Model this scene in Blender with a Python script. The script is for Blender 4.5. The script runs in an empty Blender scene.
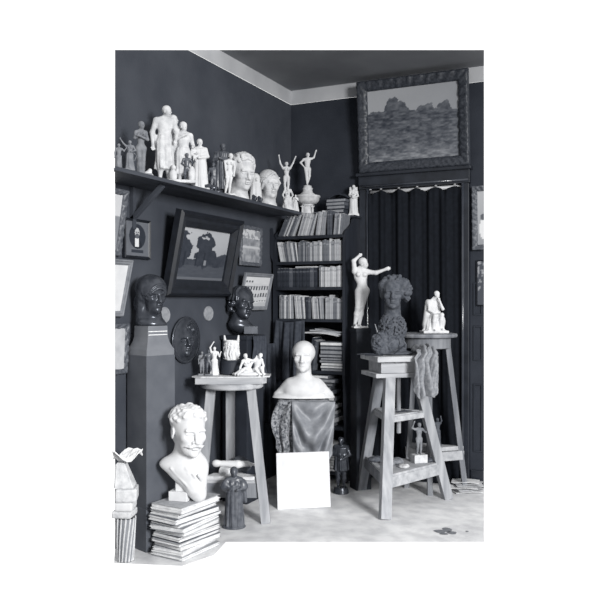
import bpy, bmesh, math, random
import numpy as np
from mathutils import Vector, Matrix, Euler
random.seed(7)
SC = bpy.context.scene
COL = SC.collection
PI = math.pi
# ------------------------------------------------------------------ camera and placing helpers
FPX = 757.0
YAW = math.radians(25.2)
FW = np.array([-math.sin(YAW), math.cos(YAW), 0.0])
RT = np.array([math.cos(YAW), math.sin(YAW), 0.0])
UP = np.array([0, 0, 1.0])
CAM = np.array([2.912, -6.0, 1.48])
def ray(px, py): return FW + RT * (px - 300) / FPX + UP * (300 - py) / FPX
def at(px, py, d): return CAM + ray(px, py) * d
def on_left(px, py, o=0.0):
    r = ray(px, py); return CAM + r * (o - CAM[0]) / r[0]
def on_back(px, py, o=0.0):
    r = ray(px, py); return CAM + r * (-o - CAM[1]) / r[1]
def on_z(px, py, z=0.0):
    r = ray(px, py); return CAM + r * (z - CAM[2]) / r[2]
def spot(px, d, z):
    p = at(px, 300, d); return (p[0], p[1], z)
def shelf_spot(px, off, z):
    p = on_left(px, 300, off); return (p[0], p[1], z)
def depth_of(p): return float((np.array(p) - CAM) @ FW)

# ------------------------------------------------------------------ materials
def lin(c): return c / 12.92 if c <= 0.04045 else ((c + 0.055) / 1.055) ** 2.4
def tint(g):
    w = min(1, (1 - g) * 1.3) * min(1, g * 6)
    c = (g - 0.018 * w, g - 0.002 * w, g + 0.030 * w)
    return tuple(lin(min(1, max(0, v))) for v in c) + (1,)
MATS = {}
def mat(name, g, rough=0.7, spec=0.3, var=0.03, scale=12.0, bump=0.0, bscale=40.0, stretch=(1, 1, 1), detail=4.0):
    if name in MATS: return MATS[name]
    m = bpy.data.materials.new(name); m.use_nodes = True
    nt = m.node_tree; b = nt.nodes['Principled BSDF']
    b.inputs['Roughness'].default_value = rough
    b.inputs['Specular IOR Level'].default_value = spec
    tc = nt.nodes.new('ShaderNodeTexCoord')
    mp = nt.nodes.new('ShaderNodeMapping'); mp.inputs['Scale'].default_value = stretch
    nt.links.new(tc.outputs['Object'], mp.inputs['Vector'])
    if var > 0:
        n = nt.nodes.new('ShaderNodeTexNoise'); n.inputs['Scale'].default_value = scale; n.inputs['Detail'].default_value = detail
        nt.links.new(mp.outputs['Vector'], n.inputs['Vector'])
        r = nt.nodes.new('ShaderNodeValToRGB')
        r.color_ramp.elements[0].position = 0.32; r.color_ramp.elements[1].position = 0.68
        r.color_ramp.elements[0].color = tint(max(0.02, g - var)); r.color_ramp.elements[1].color = tint(min(0.97, g + var))
        nt.links.new(n.outputs['Fac'], r.inputs['Fac']); nt.links.new(r.outputs['Color'], b.inputs['Base Color'])
    else:
        b.inputs['Base Color'].default_value = tint(g)
    if bump > 0:
        n2 = nt.nodes.new('ShaderNodeTexNoise'); n2.inputs['Scale'].default_value = bscale; n2.inputs['Detail'].default_value = 5
        nt.links.new(mp.outputs['Vector'], n2.inputs['Vector'])
        bp = nt.nodes.new('ShaderNodeBump'); bp.inputs['Strength'].default_value = bump; bp.inputs['Distance'].default_value = 0.01
        nt.links.new(n2.outputs['Fac'], bp.inputs['Height']); nt.links.new(bp.outputs['Normal'], b.inputs['Normal'])
    MATS[name] = m
    return m
def paint_mat(name, rough=0.6):
    m = bpy.data.materials.new(name); m.use_nodes = True
    nt = m.node_tree; b = nt.nodes['Principled BSDF']; b.inputs['Roughness'].default_value = rough
    b.inputs['Specular IOR Level'].default_value = 0.2
    a = nt.nodes.new('ShaderNodeVertexColor'); a.layer_name = 'paint'
    nt.links.new(a.outputs['Color'], b.inputs['Base Color'])
    return m
PAINT = paint_mat('painted_picture')
PAINT_GLOSS = paint_mat('printed_picture', 0.45)

# ------------------------------------------------------------------ object helpers
def link(name, me, m=None, parent=None, loc=None, rot=None):
    o = bpy.data.objects.new(name, me); COL.objects.link(o)
    if m is not None and me is not None and not me.materials: me.materials.append(m)
    if parent is not None: o.parent = parent
    if loc is not None: o.location = [float(v) for v in loc]
    if rot is not None: o.rotation_euler = rot
    return o
def tag(o, label, cat, group=None):
    o['label'] = label; o['category'] = cat
    if group: o['group'] = group
    return o
def thing(name, label, cat, loc=(0, 0, 0), rotz=0.0, group=None, rot=None):
    o = link(name, None, loc=loc, rot=rot if rot else (0, 0, rotz))
    o.empty_display_size = 0.1
    return tag(o, label, cat, group)
def structure(o): o['kind'] = 'structure'; return o
class MB:
    """collects shapes and links them as one mesh"""
    def __init__(s): s.bm = bmesh.new()
    def box(s, c, size, rot=None, bev=0.0, taper=None):
        r = bmesh.ops.create_cube(s.bm, size=1.0); vs = r['verts']
        for v in vs:
            if taper and v.co.z > 0: v.co.x *= taper; v.co.y *= taper
            v.co = Vector((v.co.x * size[0], v.co.y * size[1], v.co.z * size[2]))
        if bev > 0:
            es = list({e for v in vs for e in v.link_edges})
            rb = bmesh.ops.bevel(s.bm, geom=es, offset=bev, segments=2, affect='EDGES', profile=0.6)
            vs = list({v for f in rb['faces'] for v in f.verts} | {v for v in vs if v.is_valid})
        if rot is not None:
            R = rot if isinstance(rot, Matrix) else Euler(rot).to_matrix()
            for v in vs: v.co = R @ v.co
        for v in vs: v.co += Vector([float(x) for x in c])
        return s
    def beam(s, a, b, w, t, taper=1.0, up=(0, 0, 1), bev=0.003, side=None):
        a = Vector([float(x) for x in a]); b = Vector([float(x) for x in b]); z = (b - a).normalized()
        x = Vector(side).normalized() if side is not None else Vector(up).cross(z)
        if x.length < 1e-4: x = Vector((1, 0, 0))
        x = (x - z * x.dot(z)).normalized(); y = z.cross(x)
        return s.box((a + b) / 2, (w, t, (b - a).length), Matrix((x, y, z)).transposed(), bev, taper)
    def lathe(s, prof, c=(0, 0, 0), n=40, sq=1.0, cap=True):
        rings = []
        for r, z in prof:
            rings.append([s.bm.verts.new((c[0] + r * math.cos(2 * PI * i / n), c[1] + sq * r * math.sin(2 * PI * i / n), c[2] + z)) for i in range(n)])
        for A, B in zip(rings, rings[1:]):
            for i in range(n): s.bm.faces.new((A[i], A[(i + 1) % n], B[(i + 1) % n], B[i]))
        if cap:
            s.bm.faces.new(list(reversed(rings[0]))); s.bm.faces.new(rings[-1])
        return s
    def prism(s, pts, axis, d0, d1):
        """outline pts (a,b) pushed along an axis: 'x' -> (d,a,b)  'y' -> (a,d,b)  'z' -> (a,b,d)"""
        f = {'x': lambda a, b, d: (d, a, b), 'y': lambda a, b, d: (a, d, b), 'z': lambda a, b, d: (a, b, d)}[axis]
        A = [s.bm.verts.new(f(a, b, d0)) for a, b in pts]; B = [s.bm.verts.new(f(a, b, d1)) for a, b in pts]
        n = len(pts)
        s.bm.faces.new(A); s.bm.faces.new(list(reversed(B)))
        for i in range(n): s.bm.faces.new((A[i], B[i], B[(i + 1) % n], A[(i + 1) % n]))
        return s
    def tube(s, pts, r, n=8):
        pts = [Vector([float(x) for x in p]) for p in pts]; rings = []
        rr = r if isinstance(r, (list, tuple)) else [r] * len(pts)
        for i, p in enumerate(pts):
            z = (pts[min(i + 1, len(pts) - 1)] - pts[max(i - 1, 0)]).normalized()
            x = z.orthogonal().normalized() if not rings else (px_ - z * px_.dot(z)).normalized()
            px_ = x; y = z.cross(x)
            rings.append([s.bm.verts.new(p + (x * math.cos(2 * PI * k / n) + y * math.sin(2 * PI * k / n)) * rr[i]) for k in range(n)])
        for A, B in zip(rings, rings[1:]):
            for i in range(n): s.bm.faces.new((A[i], A[(i + 1) % n], B[(i + 1) % n], B[i]))
        s.bm.faces.new(list(reversed(rings[0]))); s.bm.faces.new(rings[-1])
        return s
    def grid(s, fn, nu, nv, thick=0.0):
        V = [[Vector([float(x) for x in fn(i / nu, j / nv)]) for i in range(nu + 1)] for j in range(nv + 1)]
        A = [[s.bm.verts.new(p) for p in row] for row in V]
        fs = []
        for j in range(nv):
            for i in range(nu): fs.append(s.bm.faces.new((A[j][i], A[j][i + 1], A[j + 1][i + 1], A[j + 1][i])))
        if thick:
            s.bm.normal_update()
            B = [[s.bm.verts.new(v.co - v.normal * thick) for v in row] for row in A]
            for j in range(nv):
                for i in range(nu): s.bm.faces.new((B[j][i], B[j + 1][i], B[j + 1][i + 1], B[j][i + 1]))
            ring = [(0, i) for i in range(nu)] + [(j, nu) for j in range(nv)] + [(nv, i) for i in range(nu, 0, -1)] + [(j, 0) for j in range(nv, 0, -1)]
            for k, (j, i) in enumerate(ring):
                j2, i2 = ring[(k + 1) % len(ring)]
                s.bm.faces.new((A[j2][i2], A[j][i], B[j][i], B[j2][i2]))
        return s
    def poly(s, pts):
        s.bm.faces.new([s.bm.verts.new([float(x) for x in p]) for p in pts]); return s
    def build(s, name, m, parent=None, loc=None, rot=None, smooth=False):
        bmesh.ops.recalc_face_normals(s.bm, faces=s.bm.faces[:])
        me = bpy.data.meshes.new(name); s.bm.to_mesh(me); s.bm.free()
        if smooth: me.polygons.foreach_set('use_smooth', [True] * len(me.polygons))
        return link(name, me, m, parent, loc, rot)

# ------------------------------------------------------------------ modelling in clay: smooth unions of solids, skinned as one mesh
def rotm(e): return np.array(Euler(e).to_matrix())
class Sculpt:
    def __init__(s): s.p = []; s.R = np.eye(3); s.t = np.zeros(3); s.s = 1.0; s.stack = []
    def push(s, loc=(0, 0, 0), rot=(0, 0, 0), sc=1.0):
        s.stack.append((s.R, s.t, s.s))
        s.t = s.R @ (np.array(loc, float) * s.s) + s.t; s.R = s.R @ rotm(rot); s.s = s.s * sc
        return s
    def pop(s): s.R, s.t, s.s = s.stack.pop(); return s
    def w(s, p): return s.R @ (np.array(p, float) * s.s) + s.t
    def cap(s, a, b, ra, rb=None, k=0.02, sub=False):
        rb = ra if rb is None else rb
        A, B = s.w(a), s.w(b); ra *= s.s; rb *= s.s; m = max(ra, rb)
        s.p.append(('c', (A, B, ra, rb), np.minimum(A, B) - m, np.maximum(A, B) + m, k * s.s, sub)); return s
    def ell(s, c, r, rot=(0, 0, 0), k=0.02, sub=False):
        C = s.w(c); R = s.R @ rotm(rot); r = np.array(r, float) * s.s
        e = np.sqrt(((R * r) ** 2).sum(1))
        s.p.append(('e', (C, R, r), C - e, C + e, k * s.s, sub)); return s
    def box(s, c, h, rot=(0, 0, 0), rd=0.005, k=0.01, sub=False):
        C = s.w(c); R = s.R @ rotm(rot); h = np.array(h, float) * s.s
        e = np.abs(R * h).sum(1)
        s.p.append(('b', (C, R, h, rd * s.s), C - e, C + e, k * s.s, sub)); return s
    def skirt(s, z0, z1, r0, r1, sq=0.8, n=9, amp=0.01, ph=0.0, c=(0, 0), c1=None, k=0.03, sub=False):
        c1 = c if c1 is None else c1; m = max(r0, r1) + amp
        lo = np.array([min(c[0], c1[0]) - m, min(c[1], c1[1]) - m, z0]); hi = np.array([max(c[0], c1[0]) + m, max(c[1], c1[1]) + m, z1])
        cs = [s.w((x, y, z)) for x in (lo[0], hi[0]) for y in (lo[1], hi[1]) for z in (lo[2], hi[2])]
        s.p.append(('s', (s.t.copy(), s.R.copy(), s.s, z0, z1, r0, r1, sq, n, amp, ph, c, c1), np.min(cs, 0), np.max(cs, 0), k * s.s, sub)); return s
    def field(s, P, kind, a):
        if kind == 'c':
            A, B, ra, rb = a; d = B - A; t = np.clip(((P - A) @ d) / max(d @ d, 1e-12), 0, 1)
            return np.linalg.norm(P - A - t[..., None] * d, axis=-1) - (ra + (rb - ra) * t)
        if kind == 'e':
            C, R, r = a; q = (P - C) @ R
            k0 = np.linalg.norm(q / r, axis=-1); k1 = np.linalg.norm(q / (r * r), axis=-1)
            return k0 * (k0 - 1) / np.maximum(k1, 1e-9)
        if kind == 'b':
            C, R, h, rd = a; q = np.abs((P - C) @ R) - h + rd
            return np.linalg.norm(np.maximum(q, 0), axis=-1) + np.minimum(q.max(-1), 0) - rd
        t0, R, sc, z0, z1, r0, r1, sq, n, amp, ph, c, c1 = a
        q = ((P - t0) @ R) / sc; t = np.clip((q[..., 2] - z0) / (z1 - z0), 0, 1)
        x = q[..., 0] - (c[0] + (c1[0] - c[0]) * t); y = (q[..., 1] - (c[1] + (c1[1] - c[1]) * t)) / sq
        th = np.arctan2(y, x); rr = r0 + (r1 - r0) * t
        wv = np.sin(n * th + ph + 1.2 * np.sin(t * 3)) + 0.5 * np.sin((2 * n + 1) * th + ph * 2)
        d = (np.hypot(x, y) - rr - amp * wv * (1 - 0.6 * t)) * 0.75
        return np.maximum(d, np.maximum(z0 - q[..., 2], q[..., 2] - z1)) * sc
    def mesh(s, name, vox, noise=None):
        lo = np.min([p[2] for p in s.p if not p[5]], 0) - 3 * vox; hi = np.max([p[3] for p in s.p if not p[5]], 0) + 3 * vox
        n = np.ceil((hi - lo) / vox).astype(int) + 1
        ax = [lo[i] + vox * np.arange(n[i]) for i in range(3)]
        D = np.full(n, 10.0)
        for kind, a, l, h, k, sub in s.p:
            m = k + 2.5 * vox
            i0 = np.clip(np.floor((l - m - lo) / vox).astype(int), 0, n); i1 = np.clip(np.ceil((h + m - lo) / vox).astype(int) + 1, 0, n)
            if (i1 <= i0).any(): continue
            sl = tuple(slice(i0[i], i1[i]) for i in range(3))
            P = np.stack(np.meshgrid(*[ax[i][sl[i]] for i in range(3)], indexing='ij'), -1)
            d = s.field(P, kind, a); o = D[sl]; k = max(k, 1e-6)
            if sub:
                b = -d; hh = np.maximum(k - np.abs(o - b), 0) / k; D[sl] = np.maximum(o, b) + hh * hh * k * 0.25
            else:
                hh = np.maximum(k - np.abs(o - d), 0) / k; D[sl] = np.minimum(o, d) - hh * hh * k * 0.25
        if noise:
            amp, fr = noise
            X, Y, Zz = np.meshgrid(*ax, indexing='ij'); nz = 0
            for q, (f, g) in enumerate(((1, 1), (1.9, .55), (3.7, .3))):
                f = f * fr; nz = nz + g * np.sin(f * X + 1.3 * np.sin(f * .7 * Zz + q)) * np.sin(f * 1.1 * Y + 2 * q + np.sin(f * .8 * X)) * np.sin(f * .9 * Zz + q + np.sin(f * .6 * Y))
            D = D + amp * nz
        return net(name, D, lo, vox)
def net(name, D, lo, h):
    S = D < 0
    n = np.array(D.shape) - 1
    corners = [(i, j, k) for i in (0, 1) for j in (0, 1) for k in (0, 1)]
    cut = lambda A, c: A[c[0]:c[0] + n[0], c[1]:c[1] + n[1], c[2]:c[2] + n[2]]
    cnt = sum(cut(S, c).astype(np.int8) for c in corners)
    act = (cnt > 0) & (cnt < 8)
    I = np.argwhere(act); idx = np.full(act.shape, -1, np.int64); idx[act] = np.arange(len(I))
    acc = np.zeros((len(I), 3)); num = np.zeros(len(I))
    val = {c: D[I[:, 0] + c[0], I[:, 1] + c[1], I[:, 2] + c[2]] for c in corners}
    for c in corners:
        for axx in range(3):
            if c[axx]: continue
            e = list(c); e[axx] = 1; e = tuple(e)
            a, b = val[c], val[e]; m = (a < 0) != (b < 0)
            t = np.where(m, a / np.where(m, a - b, 1), 0)
            p = np.array(c, float)[None].repeat(len(I), 0); p[:, axx] = t
            acc[m] += p[m]; num[m] += 1
    V = lo + h * (I + acc / num[:, None])
    Q = []
    for axx in range(3):
        u, v = (axx + 1) % 3, (axx + 2) % 3
        sl0 = [slice(1, n[i]) for i in range(3)]; sl0[axx] = slice(0, n[axx])
        sl1 = list(sl0); sl1[axx] = slice(1, n[axx] + 1)
        a = S[tuple(sl0)]; b = S[tuple(sl1)]
        off = np.array([1, 1, 1]); off[axx] = 0
        for flip, m in ((False, a & ~b), (True, ~a & b)):
            E = np.argwhere(m) + off
            if not len(E): continue
            def cell(du, dv):
                c = E.copy(); c[:, u] -= du; c[:, v] -= dv; return idx[c[:, 0], c[:, 1], c[:, 2]]
            q = np.stack([cell(1, 1), cell(0, 1), cell(0, 0), cell(1, 0)], 1)
            Q.append(q[:, ::-1] if flip else q)
    Q = np.concatenate(Q).astype(np.int32)
    me = bpy.data.meshes.new(name)
    me.vertices.add(len(V)); me.vertices.foreach_set('co', V.astype(np.float32).ravel())
    me.loops.add(Q.size); me.loops.foreach_set('vertex_index', Q.ravel())
    me.polygons.add(len(Q)); me.polygons.foreach_set('loop_start', np.arange(0, Q.size, 4, dtype=np.int32))
    me.update(calc_edges=True); me.validate()
    me.polygons.foreach_set('use_smooth', [True] * len(me.polygons))
    return me
# ---- bodies and heads for the sculptures; they face -Y, l/r are the picture's left and right
JOINTS = dict(head=(0, -.012, .93), neck=(0, .005, .83), chest=(0, 0, .735), belly=(0, 0, .62), pelvis=(0, .0, .52),
    sl=(-.115, .0, .80), el=(-.15, .02, .645), wl=(-.15, -.03, .50), sr=(.115, .0, .80), er=(.15, .02, .645), wr=(.15, -.03, .50),
    hl=(-.052, 0, .50), kl=(-.058, -.015, .28), al=(-.058, .015, .045), hr=(.052, 0, .50), kr=(.058, -.015, .28), ar=(.058, .015, .045))
def human(S, fem=False, hair=True, feet=True, hrot=(0, 0, 0), bulk=1.0, **pose):
    J = {k: np.array(v, float) for k, v in JOINTS.items()}
    for k, v in pose.items(): J[k] = np.array(v, float)
    b = bulk
    S.ell(J['chest'], (.098 * b, .068 * b, .11), k=.03)
    S.ell(J['belly'], ((.07 if fem else .08) * b, .058 * b, .09), k=.04)
    S.ell(J['pelvis'], ((.095 if fem else .088) * b, .07 * b, .075), k=.04)
    for q in 'lr':
        S.cap(J['chest'] + (J['s' + q] - J['chest']) * (.45, .6, 1), J['s' + q], .046 * b, .037 * b, k=.03)
        S.cap(J['neck'] + (0, .012, .03), J['s' + q] * .8 + J['neck'] * .2, .026 * b, .030 * b, k=.03)
    if fem:
        for sx in (-1, 1): S.ell(J['chest'] + np.array((sx * .045, -.062, .015)), (.034, .03, .034), k=.015)
    S.cap(J['neck'], J['head'] - (0, 0, .04), .036 * b, .031, k=.02)
    S.push(J['head'], hrot)
    S.ell((0, .008, .015), (.052, .062, .062), k=.01); S.ell((0, -.022, -.028), (.037, .038, .044), k=.02)
    S.cap((0, -.058, .012), (0, -.07, -.014), .007, .011, k=.008)
    for sx in (-1, 1):
        S.ell((sx * .021, -.068, .010), (.013, .014, .009), k=.008, sub=True)
        S.ell((sx * .053, .0, -.005), (.008, .014, .02), k=.005)
    S.cap((-.014, -.06, -.036), (.014, -.06, -.036), .006, k=.006)
    if hair: S.ell((0, .018, .026), (.06, .064, .058), k=.006)
    if hair and fem: S.ell((0, .075, .03), (.03, .03, .03), k=.01)
    S.pop()
    for q in 'lr':
        S.cap(J['s' + q], J['e' + q], .038 * b, .03 * b, k=.02); S.cap(J['e' + q], J['w' + q], .031 * b, .02, k=.015)
        d = J['w' + q] - J['e' + q]; d = d / max(np.linalg.norm(d), 1e-6)
        o = np.cross(d, (0, 1.0, .2)); o = o / max(np.linalg.norm(o), 1e-6)
        S.cap(J['w' + q], J['w' + q] + d * .045, .02, .019, k=.01)
        for i, ln in enumerate((.075, .085, .08, .066)):
            a = J['w' + q] + d * .045 + o * (i - 1.5) * .011
            S.cap(a, J['w' + q] + d * ln + o * (i - 1.5) * .014, .0075, .0065, k=.004)
        S.cap(J['w' + q] + d * .015, J['w' + q] + d * .05 - o * .03, .009, .007, k=.006)
        S.cap(J['h' + q], J['k' + q], .064 * b, .042 * b, k=.025)
        S.cap(J['k' + q], J['k' + q] * .6 + J['a' + q] * .4, .042 * b, .042 * b, k=.015); S.cap(J['k' + q] * .6 + J['a' + q] * .4, J['a' + q], .041 * b, .024, k=.015)
        if feet: S.cap(J['a' + q] + (0, .015, -.02), J['a' + q] + (0, -.085, -.03), .024, .017, k=.015)
    return S
def face(S, moustache=False, fem=True, nose=1.0, ears=True, soft=False):
    """head of height 1 from chin to crown, centre of skull at the origin"""
    S.ell((0, .05, .13), (.345, .42, .375), k=.05)
    S.ell((0, -.15, -.12), (.27, .25, .36), k=.10)
    S.ell((0, -.20, -.33), (.19, .18, .15), k=.10)
    S.ell((0, -.335, -.42), (.085, .075, .07), k=.06)
    for sx in (-1, 1): S.ell((sx * .18, -.26, -.08), (.10, .10, .09), k=.08)
    S.cap((-.17, -.335, .085), (.17, -.335, .085), .05, k=.06)
    for sx in (-1, 1):
        S.ell((sx * .135, -.43, .005), (.105, .105, .06), k=.05, sub=True)
        S.ell((sx * .135, -.298, .0), (.078, .065, .05), k=.012)
        if not soft:
            S.cap((sx * .065, -.372, .015), (sx * .205, -.345, .015), .014, k=.012); S.ell((sx * .13, -.384, .045), (.08, .025, .014), k=.01, sub=True)
        S.cap((sx * .06, -.385, .10), (sx * .22, -.345, .09), .022, .016, k=.02)
    S.cap((0, -.37, .09), (0, -.47 * (1 if nose == 1 else nose), -.125), .036, .058, k=.035)
    for sx in (-1, 1):
        S.ell((sx * .058, -.415, -.14), (.04, .05, .035), k=.02)
        if ears:
            S.ell((sx * .345, .05, -.03), (.035, .085, .13), (0, 0, sx * .3), k=.03); S.ell((sx * .385, .03, -.02), (.02, .045, .07), k=.02, sub=True)
    S.ell((0, -.40, -.195), (.07, .05, .05), k=.04)
    if not soft:
        S.ell((0, -.415, -.24), (.095, .04, .024), k=.02); S.ell((0, -.405, -.29), (.08, .04, .028), k=.02)
        S.cap((-.10, -.425, -.265), (.10, -.425, -.265), .012, k=.015, sub=True)
    else:
        S.ell((0, -.39, -.26), (.085, .04, .045), k=.03)
    if moustache:
        for sx in (-1, 1):
            S.cap((sx * .01, -.455, -.195), (sx * .12, -.42, -.235), .042, .036, k=.02); S.cap((sx * .12, -.42, -.235), (sx * .21, -.36, -.235), .034, .014, k=.02)
    S.cap((0, .08, -.2), (0, .13, -.72), .20, .215, k=.08)
    return S
def curls(S, n, seed, r=(.07, .10), shell=(.37, .44, .41), c=(0, .06, .15), test=None, k=.03):
    rnd = random.Random(seed); i = 0
    while i < n:
        a = Vector((rnd.gauss(0, 1), rnd.gauss(0, 1), rnd.gauss(0, 1))).normalized()
        p = (c[0] + a.x * shell[0], c[1] + a.y * shell[1], c[2] + a.z * shell[2])
        if test and not test(p): continue
        q = rnd.uniform(*r); S.ell(p, (q * rnd.uniform(.8, 1.4), q, q * rnd.uniform(.7, 1.1)), (rnd.uniform(-1, 1), rnd.uniform(-1, 1), rnd.uniform(-1, 1)), k=k); i += 1
    return S
def strands(S, n, r, shell, c, zspan, k=.01, a0=-.5, a1=PI + .5, wave=.1):
    """locks of hair combed over a skull from the parting to the nape"""
    for i in range(n):
        th = a0 + (a1 - a0) * i / (n - 1); prev = None
        for j in range(7):
            u = j / 6; ph = zspan[0] + (zspan[1] - zspan[0]) * u
            t2 = th + wave * math.sin(6 * u + i)
            p = (c[0] + shell[0] * math.cos(t2) * math.cos(ph), c[1] + shell[1] * math.sin(t2) * math.cos(ph), c[2] + shell[2] * math.sin(ph))
            if prev: S.cap(prev, p, r, k=k)
            prev = p
    return S
def statue(name, label, cat, S, m, loc, rotz, vox, base=None, group=None, noise=None, bm=None):
    o = link(name, S.mesh(name, vox, noise), m, loc=loc, rot=(0, 0, YAW + rotz))
    tag(o, label, cat, group)
    if base is not None:
        base.build('base', bm or m, o)
    return o
def ruffles(S, n, seed, shell, c, r=(.005, .009), ln=(.012, .026), test=None, k=.004):
    """short worked ridges pressed all over a form"""
    rnd = random.Random(seed); i = 0
    while i < n:
        a = Vector((rnd.gauss(0, 1), rnd.gauss(0, 1), rnd.gauss(0, 1))).normalized()
        p = Vector((c[0] + a.x * shell[0], c[1] + a.y * shell[1], c[2] + a.z * shell[2]))
        if test and not test(p): continue
        t = a.cross(Vector((rnd.gauss(0, 1), rnd.gauss(0, 1), rnd.gauss(0, 1)))).normalized() * rnd.uniform(*ln); q = rnd.uniform(*r)
        b = a * .006
        S.cap(tuple(p - t), tuple(p + b), q * .7, q, k=k); S.cap(tuple(p + b), tuple(p + t), q, q * .6, k=k); i += 1
    return S
# ------------------------------------------------------------------ pictures and frames
def section(root, px, keep_right=True):
    """ends a thing where the room itself ends: everything past the cut edge of the walls is left unbuilt"""
    bpy.context.view_layer.update()
    d = ray(px, 300); nrm = Vector((d[1], -d[0], 0)).normalized()
    if not keep_right: nrm = -nrm
    for o in [root] + list(root.children):
        if o.type != 'MESH': continue
        M = o.matrix_world; Mi = M.inverted()
        co = Mi @ Vector([float(v) for v in CAM]); no = (M.to_3x3().transposed() @ nrm).normalized()
        bm = bmesh.new(); bm.from_mesh(o.data)
        bmesh.ops.bisect_plane(bm, geom=bm.verts[:] + bm.edges[:] + bm.faces[:], plane_co=co, plane_no=no, clear_inner=True)
        bm.to_mesh(o.data); bm.free(); o.data.update()
def picture_mesh(name, w, h, fn, nu, nv, y=0.0):
    me = bpy.data.meshes.new(name)
    U, Vv = np.meshgrid(np.linspace(0, 1, nu + 1), np.linspace(0, 1, nv + 1))
    G = np.clip(fn(U, Vv), 0.02, 0.97)
    co = np.stack([(U - .5) * w, np.full_like(U, y), Vv * h], -1).reshape(-1, 3)
    i = (np.arange(nv)[:, None] * (nu + 1) + np.arange(nu)[None]).ravel()
    Q = np.stack([i, i + 1, i + nu + 2, i + nu + 1], 1).astype(np.int32)
    me.vertices.add(len(co)); me.vertices.foreach_set('co', co.astype(np.float32).ravel())
    me.loops.add(Q.size); me.loops.foreach_set('vertex_index', Q.ravel())
    me.polygons.add(len(Q)); me.polygons.foreach_set('loop_start', np.arange(0, Q.size, 4, dtype=np.int32))
    me.update(calc_edges=True)
    a = me.color_attributes.new('paint', 'FLOAT_COLOR', 'POINT')
    cs = np.array([tint(g) for g in np.linspace(0, 1, 257)])
    a.data.foreach_set('color', cs[np.clip((G.ravel() * 256).astype(int), 0, 256)].astype(np.float32).ravel())
    return me
def moulding(w, h, prof, carve=0.0, freq=60.0, n=60):
    """mitred frame with outer size w x h; prof = (distance in from the outer edge, height off the wall)"""
    mb = MB(); bm = mb.bm
    loops = []
    for k, (d, e) in enumerate(prof):
        pts = []
        cs = [(-w / 2 + d, d), (w / 2 - d, d), (w / 2 - d, h - d), (-w / 2 + d, h - d)]
        for s in range(4):
            a, b = cs[s], cs[(s + 1) % 4]; seg = n if carve else 1
            for i in range(seg):
                t = i / seg; x = a[0] + (b[0] - a[0]) * t; z = a[1] + (b[1] - a[1]) * t
                amp = carve * (math.sin(freq * (x + z) + 2.1 * k) + .6 * math.sin(freq * 1.7 * (x - z) + k * 4)) if carve and 0 < k < len(prof) - 1 else 0
                pts.append(bm.verts.new((x, -(e + amp), z)))
        loops.append(pts)
    for A, B in zip(loops, loops[1:]):
        m = len(A)
        for i in range(m): bm.faces.new((A[i], A[(i + 1) % m], B[(i + 1) % m], B[i]))
    return mb
def framed(name, label, cat, w, h, fw, th, loc, rot, fmat, fn, res=(90, 70), carve=0.0, freq=60, mount=None, mountmat=None, group=None, gloss=False):
    t = thing(name, label, cat, loc, rot=rot, group=group)
    prof = [(0, 0.0), (0, th * .75), (fw * .18, th), (fw * .4, th * .72), (fw * .62, th * .80), (fw * .85, th * .55), (fw, th * .40), (fw, 0.004)]
    f = moulding(w, h, prof, carve, freq).build('frame', fmat, t, smooth=bool(carve))
    MB().box((0, -.004, h / 2), (w - .01, .006, h - .01)).build('backing_board', mat('backing_board', .35), t)
    iw, ih = w - 2 * fw, h - 2 * fw
    if mount:
        mb = moulding(iw + .004, ih + .004, [(0, .010), (mount, .010), (mount, .007)])
        mb.build('mount', mountmat, t, loc=(0, 0, fw - .002))
        iw -= 2 * mount; ih -= 2 * mount
    p = link('picture', picture_mesh('picture', iw + .004, ih + .004, fn, *res), PAINT_GLOSS if gloss else PAINT, t, (0, -.0085, (h - ih) / 2 - .002))
    return t
def vnoise(U, V, f, seed):
    r = np.random.RandomState(seed); n = int(f) + 3; T = r.rand(n, n)
    x = U * f; y = V * f; i = np.floor(x).astype(int) % (n - 1); j = np.floor(y).astype(int) % (n - 1); a = x - np.floor(x); b = y - np.floor(y)
    a = a * a * (3 - 2 * a); b = b * b * (3 - 2 * b)
    return T[j, i] * (1 - a) * (1 - b) + T[j, i + 1] * a * (1 - b) + T[j + 1, i] * (1 - a) * b + T[j + 1, i + 1] * a * b
def fbm(U, V, f, seed): return sum(vnoise(U, V, f * 2 ** o, seed + o) * .5 ** (o + 1) for o in range(4)) / .94
def rd(r, d, z=0.0):
    p = CAM + FW * d + RT * r; return np.array((p[0], p[1], z))
# ------------------------------------------------------------------ materials of the place
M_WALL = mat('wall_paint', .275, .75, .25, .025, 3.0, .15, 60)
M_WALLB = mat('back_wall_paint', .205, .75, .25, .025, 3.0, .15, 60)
M_FRIEZE = mat('frieze_paint', .74, .8, .2, .03, 4)
M_CEIL = mat('ceiling_paint', .58, .85, .2, .04, 2)
M_TRIM = mat('dark_varnish', .16, .35, .5, .03, 9)
M_DARKWOOD = mat('dark_wood', .165, .5, .4, .025, 14, stretch=(1, 1, .15))
M_SHELF = mat('shelf_wood', .27, .6, .3, .05, 14, stretch=(1, .12, 1))
M_STAND = mat('raw_wood', .62, .75, .2, .07, 22, .25, 60, stretch=(1, 1, .10))
M_STAND2 = mat('raw_wood_plank', .68, .75, .2, .07, 22, .25, 60, stretch=(.12, 1, 1))
M_STAND3 = mat('old_wood', .50, .75, .2, .07, 22, .25, 60, stretch=(1, 1, .10))
M_PLASTER = mat('white_plaster', .84, .75, .2, .025, 18)
M_PLASTER2 = mat('aged_plaster', .80, .75, .2, .06, 30, .3, 120)
M_PLASTER3 = mat('grey_plaster', .50, .7, .25, .06, 30)
M_BRONZE = mat('dark_bronze', .28, .27, .7, .04, 20)
M_BRONZE.node_tree.nodes['Principled BSDF'].inputs['Metallic'].default_value = .45
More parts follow.
